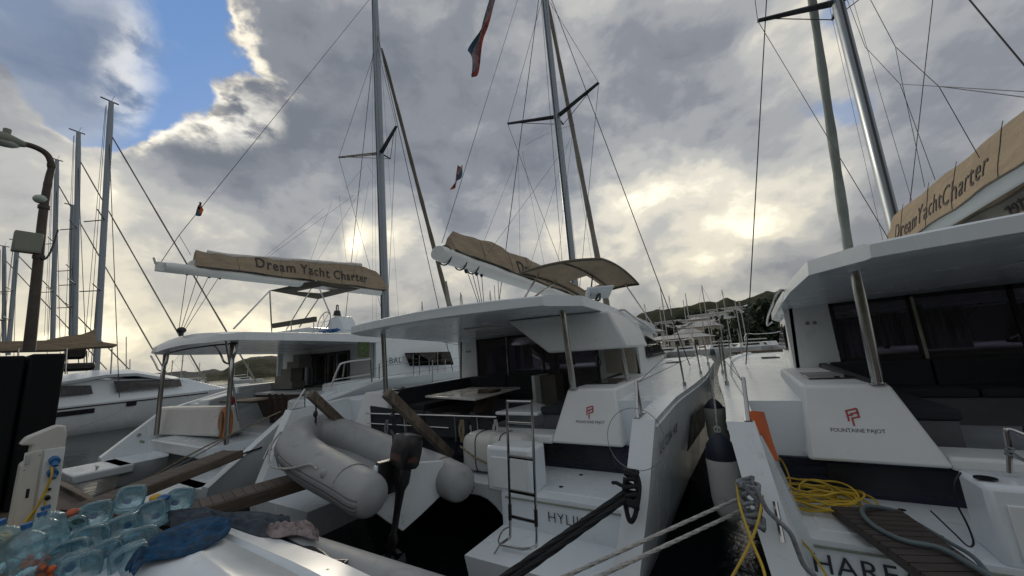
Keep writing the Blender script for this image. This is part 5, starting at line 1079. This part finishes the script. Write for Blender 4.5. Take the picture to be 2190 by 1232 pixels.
# aft rail with black weather cloth and ropes
obj('aft_rail', T([lat(MID, 782, 884, Y=4.86), lat(MID, 1062, 892, Y=4.86)], .016, 8), STEEL, MID); obj('aft_rail', T([lat(MID, 785, 905, Y=4.86), lat(MID, 960, 915, Y=4.86)], .012, 8), STEEL, MID)
for px, y0_, y1_ in ((793,885,950),(868,887,945),(972,888,945),(1020,890,940)): obj('rail_post', T([lat(MID, px, y0_, Y=4.87), lat(MID, px+4, y1_, Y=4.87)], .013, 7), STEEL, MID)
for x0, x1 in ((790,858),(862,905),(908,1000),(1003,1058)):
    q = [lat(MID, *p_, Y=4.90) for p_ in ((x0+6,935),(x1+4,938),(x1,878 if x1 < 990 else 905),(x0,868 if x0 < 860 else 880))]
    bm = bmesh.new(); loft(bm, [q, [p+Vector((0,.05,0)) for p in q]]); obj('aft_backrest', bm, CUSH, MID, bev=.02)
bm = bmesh.new(); q = [LC(MID, at(*p_, Y=5.9)) for p_ in ((1008,888),(1028,892),(1052,835),(1022,832))]; loft(bm, [q, [p+Vector((0,.35,.0)) for p in q]]); obj('deck_chair', bm, BROWN, MID, bev=.02)
for px in (990, 1062, 830, 755):
    t = thing('rope_hank', {990:'tan rope hank tied on the aft rail near the brown chair',1062:'pale rope hank on the rail end above the liferaft',830:'pale green rope hank hanging behind the right davit',755:'reddish rope tangle on the rail behind the left davit'}[px], 'rope', tuple(at(px, 900, Y=4.8)), group='rope hanks on the aft rail')
    bm = bmesh.new()
    for k in range(6): tube(bm, spline([Vector((.03*random.uniform(-1,1), -.03+.02*random.uniform(-1,1), .02)), Vector((.05*random.uniform(.4,1.2), -.05, -.12)), Vector((.02*random.uniform(-1,1), -.05, -.26-.06*random.random())), Vector((-.05*random.uniform(.4,1.2), -.04, -.12)), Vector((.02*random.uniform(-1,1), -.03, .02))], 6), .008, 5)
    obj('rope_loops', bm, {990:ROPET,1062:ROPEW,830:ROPEG,755:ROPET}[px], t)
wb = thing('wire_ring', 'large thin wire ring hanging at the stern quarter of the middle boat', 'wire', tuple(at(1365,910,Y=3.75)))
cW = LC(wb, at(1358,938,Y=3.7)); obj('ring', T([cW+Vector((.265*math.cos(t), .05*math.sin(t), .27*math.sin(t))) for t in [i*math.pi/20 for i in range(40)]], .0035, 5, close=True), ROPEG, wb)

# ------------------------------------------------------------------ fenders between the two boats
def fender(label, top, Y, r, L, navy=.3, bodym=FABW):
    c = at(top[0], top[1], Y=Y); t = thing('fender', label, 'fender', (c.x, c.y, c.z-L), group='navy topped fenders between the two right boats')
    pr = [(L,.05),(L-.01,.25),(L-.05,.55),(L-.12,.85),(L-.2,.98),(L*(1-navy),1.0)]; pb = [(L*(1-navy),1.0),(.2,1.0),(.1,.92),(.04,.7),(.0,.3)]
    rg = lambda pr: [[(r*f*math.cos(k*math.pi/10), r*f*math.sin(k*math.pi/10), z) for k in range(20)] for z, f in pr]
    bm = bmesh.new(); loft(bm, rg(pr)); obj('fender_top', bm, mat('fender_navy', (.008,.013,.030), .5, var=.3), t, ang=50); bm = bmesh.new(); loft(bm, rg(pb)); obj('fender_body', bm, bodym, t, ang=50)
    bm = bmesh.new(); tube(bm, [(0,0,L-.02), (.03,0,L+.55)], .009, 6); tube(bm, [(.03*math.cos(t), 0, L+.03+.03*math.sin(t)) for t in [i*math.pi/6 for i in range(12)]], .01, 5, close=True); obj('lanyard', bm, ROPEW, t)
fender('nearest white fender with navy top between the two right boats', (1535,925), 4.6, .155, .85)
fender('second fender with navy cap hanging behind the nearest one', (1524,852), 6.6, .15, .75, .18, mat('fender_cream', (.42,.44,.38), .5))
fender('farthest dark fender up by the bows', (1545,795), 11.0, .13, .6, .5, CUSH)

# ------------------------------------------------------------------ right boat deck clutter
yc = thing('yellow_hose', 'heap of yellow hose coiled on the right boat stern step', 'hose', (.42, 4.80, .84))
bm = bmesh.new()
for k in range(15):
    rx = random.uniform(.20,.34); cx_, cy_ = random.uniform(-.10,.14), random.uniform(-.10,.12); ph = random.uniform(0,6)
    tube(bm, [(cx_+rx*1.0*math.cos(t), cy_+rx*.72*math.sin(t), .016+.011*k*(.6+.4*math.sin(t+ph))+.02*abs(math.sin(2*t+ph))) for t in [i*math.pi/14 for i in range(28)]], .009, 6, close=True)
obj('hose_coil', bm, YEL, yc)
L_ = lambda *q: [LC(yc, p) for p in q]
obj('hose_run', T(spline(L_(at(1650,978,Z=1.22), at(1672,985,Z=1.15), at(1690,1030,Z=.95), at(1683,1060,Z=.88), at(1690,1100,Z=.86), at(1710,1150,Z=.8), at(1735,1180,Y=3.95), at(1768,1232,Y=3.7)), 6), .009, 6), YEL, yc)
obj('hose_run', T(spline(L_(at(1575,1030,Y=3.5), at(1582,1080,Y=3.35), at(1605,1150,Y=3.1), at(1630,1210,Y=3.0), at(1640,1250,Y=2.9)), 6), .009, 6), YEL, yc)
obj('hose_run', T(spline(L_(at(1632,1060,Y=3.4), at(1620,1120,Y=3.25), at(1595,1180,Y=3.1), at(1562,1240,Y=2.95)), 6), .009, 6), YEL, yc)
oc = thing('orange_bag', 'orange cloth bag hanging inside the right boat stern rail', 'bag', tuple(at(1612,885,Y=4.2)))
bm = bmesh.new(); q = [LC(oc, at(*p_, Y=y_)) for p_, y_ in (((1598,880),4.0),((1622,882),4.3),((1640,945),4.35),((1655,988),4.4),((1640,990),4.3),((1618,930),4.0))]; loft(bm, [q, [p+Vector((.05,.06,0)) for p in q]]); obj('bag_body', bm, ORNG, oc, bev=.01)
# slatted gangway on the right boat
gw = thing('slatted_gangway', 'dark slatted wooden gangway lying on the right boat stern step', 'gangway', tuple(at(1850,1090,Z=.88)))
A_, B_ = at(1783,1088,Z=.90), at(1920,1095,Z=.90); C1, D1 = at(1980,1232,Z=.99)+Vector((0,-.0,0)), at(2105,1232,Z=.99)
A_, B_, C1, D1 = [LC(gw, p) for p in (A_, B_, C1, D1)]; ex = .55; C2, D2 = C1+(C1-A_)*ex, D1+(D1-B_)*ex
for s, (p, q) in enumerate(((A_, C2), (B_, D2))):
    bm = bmesh.new(); n_ = Vector((.02, 0, 0)); z_ = Vector((0,0,.05)); hexa(bm, [p-n_-z_, p+n_-z_, q+n_-z_, q-n_-z_, p-n_, p+n_, q+n_, q-n_]); obj('side_beam', bm, SLAT, gw)
for k in range(17):
    t0, t1 = k/17, (k+.86)/17; bm = bmesh.new(); q = [A_.lerp(C2, t0), B_.lerp(D2, t0), B_.lerp(D2, t1), A_.lerp(C2, t1)]; e = (B_-A_).normalized()*.02
    q = [q[0]-e, q[1]+e, q[2]+e, q[3]-e]; loft(bm, [[p+Vector((0,0,.001)) for p in q], [p+Vector((0,0,.022)) for p in q]]); obj('slat', bm, SLAT, gw)
hs_ = thing('grey_hose', 'thick grey green hose snaking over the slatted gangway', 'hose', tuple(at(1900,1120,Z=.98)))
HOSE = mat('hose_grey_green', (.10, .14, .15), .5, var=.15)
obj('hose_run', T(spline([LC(hs_, at(x,y,Z=z)) for x,y,z in ((1925,1095,.90),(1880,1085,.95),(1850,1084,.97),(1845,1098,.98),(1870,1125,.98),(1930,1155,1.0),(2010,1172,1.02),(2080,1210,1.05),(2140,1245,1.1))], 7), .017, 9), HOSE, hs_)
obj('hose_run', T(spline([LC(hs_, at(x,y,Z=z)) for x,y,z in ((1925,1100,.90),(1960,1118,.92),(2030,1160,.95),(2080,1190,1.0),(2120,1235,1.05))], 7), .013, 9), HOSE, hs_)
# right locker with handle post
obj('handle_post', T(spline([lat(RGT, x, y, Y=4.3) for x, y in ((2160,1012),(2158,960),(2152,925),(2158,918),(2190,930),(2230,945))], 5), .017, 8), STEEL, RGT)
bm = bmesh.new(); p = lat(RGT, 2108, 1024, Z=1.345); cyl(bm, p, p+Vector((0,0,.008)), .06, 16); obj('filler_cap', bm, DARKG, RGT)
obj('post_rope', T(spline([lat(RGT, x, y, Y=4.25) for x, y in ((2150,955),(2168,962),(2150,970),(2168,976),(2200,990),(2165,968),(2148,962))], 5), .008, 6), ROPEG, RGT)
obj('thin_line', T(spline([lat(RGT, x, y, Y=4.0) for x, y in ((2055,1010),(2042,1035),(2048,1080),(2068,1120),(2082,1160),(2070,1168),(2040,1140),(1990,1092))], 5), .006, 6), BLK, RGT)

# ------------------------------------------------------------------ mooring lines
def moor(label, pts, r, m, n=3, twist=3.0, base=None, nm='mooring_line'):
    ps = spline(pts, 10); base = base or ps[0]; t = thing(nm, label, 'rope', tuple(base)); ps = [LC(t, p) for p in ps]; L = 0; acc = [0]
    for p, q in zip(ps, ps[1:]): acc.append(acc[-1]+(q-p).length)
    # resample
    step = r*1.2; N = max(8, int(acc[-1]/step)); rs = []; k = 0
    for i in range(N+1):
        s = acc[-1]*i/N
        while k < len(acc)-2 and acc[k+1] < s: k += 1
        f = (s-acc[k])/max(1e-6, acc[k+1]-acc[k]); rs.append(ps[k].lerp(ps[k+1], min(1, f)))
    bm = bmesh.new()
    for j in range(n):
        strand = []
        for i, p in enumerate(rs):
            d = (rs[min(i+1, N)]-rs[max(i-1, 0)]).normalized(); a_ = d.cross(Vector((0,0,1))).normalized(); b_ = d.cross(a_); ph = 2*math.pi*j/n + i*step/r/twist
            strand.append(p + (a_*math.cos(ph)+b_*math.sin(ph))*r*.5)
        tube(bm, strand, r*.56, 5)
    obj('rope_strand', bm, m, t, ang=80); return t
def ext(a, b, z=.84):  # continue the line a-b until height z
    d = b-a; return a + d*((z-a.z)/d.z)
A1 = Vector((CM+3.14, 3.55, 1.13)); A1 = at(1338,1052,Y=3.45)
B1 = at(1105,1215,Y=2.45); B2 = at(1120,1232,Y=2.45)
moor('left of the two thick black mooring lines from the middle boat stern cleat', [A1, B1, ext(A1, B1, .78)], .024, ROPEB, 4, 5.)
moor('right of the two thick black mooring lines from the middle boat stern cleat', [A1+Vector((.03,-.02,-.03)), B1+Vector((.05,0,-.015)), ext(A1, B1, .78)+Vector((.055,0,0))], .024, ROPEB, 4, 5.)
kn = thing('cleat_knot', 'black rope knot wound around the cleat of the middle boat', 'rope', tuple(at(1350,1050,Y=3.45)))
bm = bmesh.new(); ax = Vector((0, .42, .9)).normalized(); sd = Vector((1, 0, 0)); nn = ax.cross(sd)
for k in range(8):
    o_ = ax*(-.13+.038*k); tube(bm, [o_ + sd*.05*math.cos(t)*(1+.15*math.sin(k*2)) + nn*.045*math.sin(t) + ax*.03*math.sin(t*.5+k) for t in [i*math.pi/7 for i in range(14)]], .019, 7, close=True)
tube(bm, spline([ax*.16+sd*.04, ax*.05+sd*.07, -ax*.1+sd*.05, -ax*.2+sd*.02, -ax*.22-sd*.02, -ax*.05-sd*.06, ax*.1-sd*.05], 5), .02, 7)
tube(bm, [Vector((-.04,-.02,.03)), Vector((-.12,-.02,.06)), Vector((-.16,.0,.05))], .016, 6)
obj('rope_wrap', bm, ROPEB, kn, ang=80)
G0 = at(1590,1075,Y=3.42)
for (px, py), (qx, qy), lb_ in (((1565,1073),(1210,1232),'upper of the two pale grey mooring lines slanting to the right boat'), ((1568,1100),(1282,1232),'lower of the two pale grey mooring lines slanting to the right boat')):
    g1 = at(px, py, Y=3.5); g2 = at(qx, qy, Y=2.35); moor(lb_, [G0, g1, g2, ext(g1, g2, .80)], .013, ROPEW, 4, 5.)
kn = thing('cleat_knot', 'grey rope knot wound around the cleat of the right boat', 'rope', tuple(at(1605,1080,Y=3.42)))
bm = bmesh.new()
for k in range(9):
    o_ = ax*(-.15+.038*k)+sd*.01*math.sin(k*3); tube(bm, [o_ + sd*.055*math.cos(t)*(1+.2*math.sin(k*2)) + nn*.045*math.sin(t) + ax*.04*math.sin(t*.5+k) for t in [i*math.pi/7 for i in range(14)]], .016, 7, close=True)
tube(bm, spline([LC(kn, at(x,y,Y=3.35)) for x, y in ((1612,1040),(1625,1060),(1640,1090),(1665,1115),(1690,1140),(1705,1175),(1720,1210),(1745,1235))], 6), .016, 7)
tube(bm, spline([LC(kn, at(x,y,Y=3.38)) for x, y in ((1590,1030),(1600,1050),(1620,1075),(1610,1110),(1595,1095),(1580,1070))], 6), .014, 7)
obj('rope_wrap', bm, ROPEG, kn, ang=80)
moor('grey pale rope from the Bali boat wing down to the dock gangway', [at(600,880,X=CB+3.4), at(430,960,Y=3.0), at(265,1055,Y=2.2)], .014, ROPET)
moor('second thin grey rope beside it from the Bali boat starboard quarter', [at(540,905,X=CB+3.4), at(400,985,Y=2.9), at(245,1062,Y=2.15)], .011, ROPEG)
moor('black rope from the Bali boat starboard wing over the gangway', [at(560,957,X=CB+3.5), at(430,1000,Y=2.9), at(290,1038,Y=2.3), at(245,1052,Y=2.15)], .017, ROPEB)
moor('pale rope from the Bali boat port wing down behind the pedestal', [at(272,870,X=CB-3.4), at(225,893,Y=3.0), at(130,928,Y=2.3), at(100,940,Y=1.9)], .013, ROPEW)

# ------------------------------------------------------------------ far right background: harbour village, boats, masts, trees
WALLW = mat('house_white', (.62, .62, .60), .8, var=.12, scale=.6); WALLC = mat('house_cream', (.46, .41, .33), .8, var=.12, scale=.6)
ROOFG = mat('house_roof', (.42, .41, .40), .7, var=.2, scale=1); HWIN = mat('house_window', (.02, .025, .03), .2)
def house(label, px, py, w, h, Z0, Y, m, roof='hip', nwin=3, rotz=0, depth=8):
    p = at(px, py, Y=Y); t = thing('house', label, 'house', (p.x, p.y, Z0), rotz, group='houses on the far shore')
    bm = bmesh.new(); box(bm, -w/2, w/2, 0, depth, -6, h); obj('wall', bm, m, t)
    bm = bmesh.new(); o = .5; rh = h*.38 if roof == 'hip' else .25
    if roof == 'hip': hexa(bm, [(-w/2-o,-o,h+.01),(w/2+o,-o,h+.01),(w/2+o,depth+o,h+.01),(-w/2-o,depth+o,h+.01),(-w/2+2,depth*.45,h+rh),(w/2-2,depth*.45,h+rh),(w/2-2,depth*.55,h+rh),(-w/2+2,depth*.55,h+rh)])
    else: box(bm, -w/2-o, w/2+o, -o, depth+o, h+.01, h+.4)
    obj('roof', bm, ROOFG if roof == 'hip' else WALLW, t)
    for fl in range(max(1, int(h/3))):
        for i in range(nwin):
            x = -w/2+w*(i+.5)/nwin; bm = bmesh.new(); box(bm, x-.6, x+.6, -.04, .02, fl*3+.9, fl*3+2.3); obj('window', bm, HWIN, t)
def zof(px, py, Y): return at(px, py, Y=Y).z
Hs = [(1395,722,12,3.5,140,'grey roofed hut lowest at the left of the village',WALLC,'hip'),(1418,716,12,4,150,'cream cottage over the left quay boats',WALLC,'hip'),(1452,716,12,4,150,'small white cottage left of centre under the tree line',WALLW,'hip'),(1487,712,14,4.5,150,'white cottage beside the cream villa',WALLW,'hip'),(1516,718,12,4,145,'low white hut right of the cream villa',WALLW,'flat'),(1545,712,14,4,150,'white hut among trees at the centre right',WALLW,'hip'),(1600,702,12,4,160,'pale hut between dark trees on the right',WALLW,'flat'),(1497,694,14,4,172,'pale roofed house just under the long stepping building',WALLC,'hip'),(1560,668,12,4,205,'small white house high on the slope in the middle',WALLW,'flat'),(1605,664,12,4,210,'small white house high on the slope to the right',WALLW,'hip'),(1440,742,26,3.5,112,'cream bungalow with broad pale roof nearest the quay left side',WALLC,'hip'),(1475,735,12,4.5,120,'small cream house right of the broad bungalow roof',WALLC,'hip'),(1500,728,13,6,130,'two storey cream villa with dark windows in the village centre',WALLC,'hip'),(1408,700,10,4,190,'pale house high left near the cabin windscreen',WALLW,'flat'),(1435,697,14,4,185,'pale low house behind the left masts',WALLW,'flat'),(1463,700,10,5,180,'whitish block between two slim masts',WALLW,'flat'),(1512,684,24,4,175,'long white building stepping up the slope at left centre',WALLW,'flat'),(1540,676,14,5,190,'white building uphill behind the tall thin masts',WALLW,'flat'),(1580,682,20,4,185,'long white roof on the slope between the rigging',WALLW,'hip'),(1625,676,20,4.5,190,'long white building on the slope left of the right boat cabin',WALLW,'flat'),(1650,670,12,5,195,'white building highest on the slope beside the right boat cabin',WALLW,'flat'),(1528,700,9,4,165,'small tan house half hidden by trees',WALLC,'hip'),(1560,694,10,4,168,'brownish house in front of the dark trees',WALLC,'hip')]
for px, py, w, h, Y, lb_, m, rf2 in Hs: house(lb_, px, py, w*.62, h*.85, zof(px, py+6, Y), Y, m, rf2, max(2, int(w/4)), R(random.uniform(-25, 5)), 8)
# trees
LEAF = mat('tree_foliage', (.020, .035, .012), .8, var=.6, scale=.9); TRK = mat('tree_bark', (.06, .05, .04), .9)
def tree(label, px, py, Y, r, hh):
    z0 = zof(px, py, Y); p = at(px, py, Y=Y); t = thing('tree', label, 'tree', (p.x, p.y, z0-hh*.9), group='trees on the far shore')
    bm = bmesh.new(); tube(bm, [(0,0,-3),(0,0,hh*.5),(.3,0,hh)], [.4,.3,.1], 6); tube(bm, [(0,0,hh*.4),(r*.5,0,hh*.9)], [.2,.06], 5); obj('trunk', bm, TRK, t)
    bm = bmesh.new()
    cl = [(random.gauss(0,.42)*r, random.gauss(0,.42)*r, hh+random.gauss(0,.30)*r, random.uniform(.25,.5)*r) for _ in range(16)]
    for i in range(900):
        cx_, cy_, cz_, cr = random.choice(cl); v = Vector([random.gauss(0,1) for _ in range(3)]).normalized()*cr*random.uniform(.7,1.05); c = Vector((cx_, cy_, cz_))+v
        a_ = Vector([random.gauss(0,1) for _ in range(3)]).normalized(); b_ = a_.cross(Vector([random.gauss(0,1) for _ in range(3)])).normalized(); s_ = r*.10*random.uniform(.6,1.4)
        bm.faces.new([bm.verts.new(c+q) for q in (a_*s_, b_*s_, -a_*s_, -b_*s_)])
    obj('crown', bm, LEAF, t, smooth=False)
random.seed(11)
TL = [(1640,715,120,7),(1662,705,118,8),(1615,722,120,6),(1590,712,150,6),(1655,735,112,5),(1680,700,110,8),(1565,705,160,6),(1545,690,180,6),(1470,688,190,6),(1490,690,185,5),(1455,702,170,4),(1430,715,150,4),(1520,712,150,5),(1600,690,175,6),(1405,712,150,4),(1540,728,125,4),(1625,690,170,7),(1645,690,160,6),(1665,680,165,8),(1480,715,140,4)]
for i, (px, py, Y, r_) in enumerate(TL): tree('dark tree at the %s of the far village, %s' % (('right side','left side','middle')[0 if px > 1600 else 1 if px < 1500 else 2], ('beside the right boat cabin','by the white houses','above the moored boats','near the hillside','behind the tall masts')[i % 5]), px, py, Y, r_, r_*.8)
# moored boats along the far quay
BH = [mat('far_hull_white', (.68,.70,.70), .4, var=.1, scale=.5), mat('far_hull_blue', (.22,.30,.34), .4, var=.1, scale=.5)]
def far_boat(label, px, Y, L, mast_py=None, rot=None, cabin=True, hm=0, lean=0):
    p = at(px, 745, Y=Y); t = thing('moored_boat', label, 'boat', (p.x, Y, 0), R(random.choice((-90, 90, -20, 200))) if rot is None else rot, group='boats moored across the harbour')
    w = L*.16; bm = bmesh.new()
    loft(bm, [[(x*L, -w*f, 1.0+.25*x*x), (x*L*.97, -w*f*.7, -.2), (x*L*.97, w*f*.7, -.2), (x*L, w*f, 1.0+.25*x*x)] for x, f in ((-.5,.75),(-.3,1),(0,1.05),(.25,.85),(.42,.4),(.5,.03))]); obj('hull', bm, BH[hm], t)
    bm = bmesh.new(); loft(bm, [[(-.30*L,-w*.7,.9),(-.30*L,w*.7,.9),(-.28*L,w*.6,1.9),(-.28*L,-w*.6,1.9)],[(.12*L,-w*.7,.9),(.12*L,w*.7,.9),(.05*L,w*.6,1.9),(.05*L,-w*.6,1.9)]]); cb_ = obj('cabin', bm, BH[0], t)
    bm = bmesh.new(); box(bm, -.24*L, .03*L, -w*.68, w*.68, 1.35, 1.7); obj('cabin_window', bm, HWIN, cb_)
    if mast_py is not None:
        z = zof(px, mast_py, Y); mt = obj('mast', T([(0,0,1),(0,0,z)], .10, 6), mat('far_mast', (.42,.42,.41), .5), t)
        for k in (.45, .7): obj('spreader', T([(0,-.9,z*k),(0,.9,z*k)], .03, 4), ALUD, mt)
        obj('stay', T([(.48*L,0,1.3),(0,0,z*.97)], .022, 4), WIRE, t); obj('stay', T([(-.48*L,0,1.1),(0,0,z)], .022, 4), WIRE, t); obj('boom', T([(-.05*L,0,2.6),(-.42*L,0,2.5)], .12, 6), CUSH if hm else FABW, t)
random.seed(5)
masts = [(1391,648,105),(1423,655,110),(1431,610,100),(1447,630,112),(1477,640,118),(1484,625,108),(1512,645,125),(1523,607,98),(1535,670,130),(1549,645,120),(1566,617,104),(1590,640,95),(1600,642,100),(1618,660,118),(1410,690,140),(1500,690,135),(1576,675,128),(1528,672,115),(1585,668,110),(1630,690,140)]
ORD = sorted(range(len(masts)), key=lambda i: masts[i][0])
rank = {i: k for k, i in enumerate(ORD)}
WORDS = ['leftmost','second from left','third from left','fourth from left','fifth from left','sixth from left','seventh from left','eighth from left','ninth from left','tenth from left','tenth from right','ninth from right','eighth from right','seventh from right','sixth from right','fifth from right','fourth from right','third from right','second from right','rightmost']
for i, (px, ty, Y) in enumerate(masts):
    far_boat('%s of the masted sailboats moored before the far village' % WORDS[rank[i]], px, Y, random.uniform(9, 13), ty, hm=int(i % 3 == 0))
for k, (px, Y, L, lb_) in enumerate(((1435,92,16,'big white motor boat at the left end of the far quay'),(1400,90,12,'white motor boat behind the middle boat cabin'),(1478,96,11,'white motor boat below the cream villa'),(1520,99,12,'blue grey motor boat with square stern at the far quay centre'),(1555,97,12,'pale blue motor boat moored at the far quay'),(1590,96,12,'white motor boat with blue side at the far quay'),(1622,98,11,'low white motor boat near the dark trees'),(1650,98,10,'small white boat at the far quay right end'))):
    far_boat(lb_, px, Y, L, None, R(-60) if k % 2 else R(10), hm=int(k in (3, 4)))
# small wooden jetty in the far water
jt = thing('jetty', 'small dark jetty on posts seen low over the right boat foredeck', 'jetty', tuple(at(1620,752,Y=60)))
bm = bmesh.new(); box(bm, -3, 6, -1, 1, -.1, .15); obj('jetty_deck', bm, WOODG, jt)
for x in (-2.5, 0, 3, 5.5): bm = bmesh.new(); cyl(bm, (x,0,-3), (x,0,.1), .12, 6); obj('jetty_post', bm, WOODG, jt)
# boats and masts seen low on the left horizon
random.seed(3)
for i, (px, ty, Y) in enumerate(((372,770,38),(430,775,60),(505,775,70),(533,778,55),(393,745,33),(905,645,60),(990,625,52),(1055,620,60),(940,650,70))):
    far_boat('%s sailboat in the anchorage beyond the %s' % (('white','pale','white hulled','small','slim masted','distant','tall masted','lone','hazy')[i], ('Bali boat posts','Bali boat counter','left headland','headland foot','Bali boat left post','middle boat roof port end','middle boat roof centre left','boom of the middle boat','rolled sail foot')[i]), px, Y, 9, ty, hm=0)
rebase(MID, 0, 9, 0); rebase(RGT, 0, 9, 0); rebase(BAL, 0, 8.5, 0)
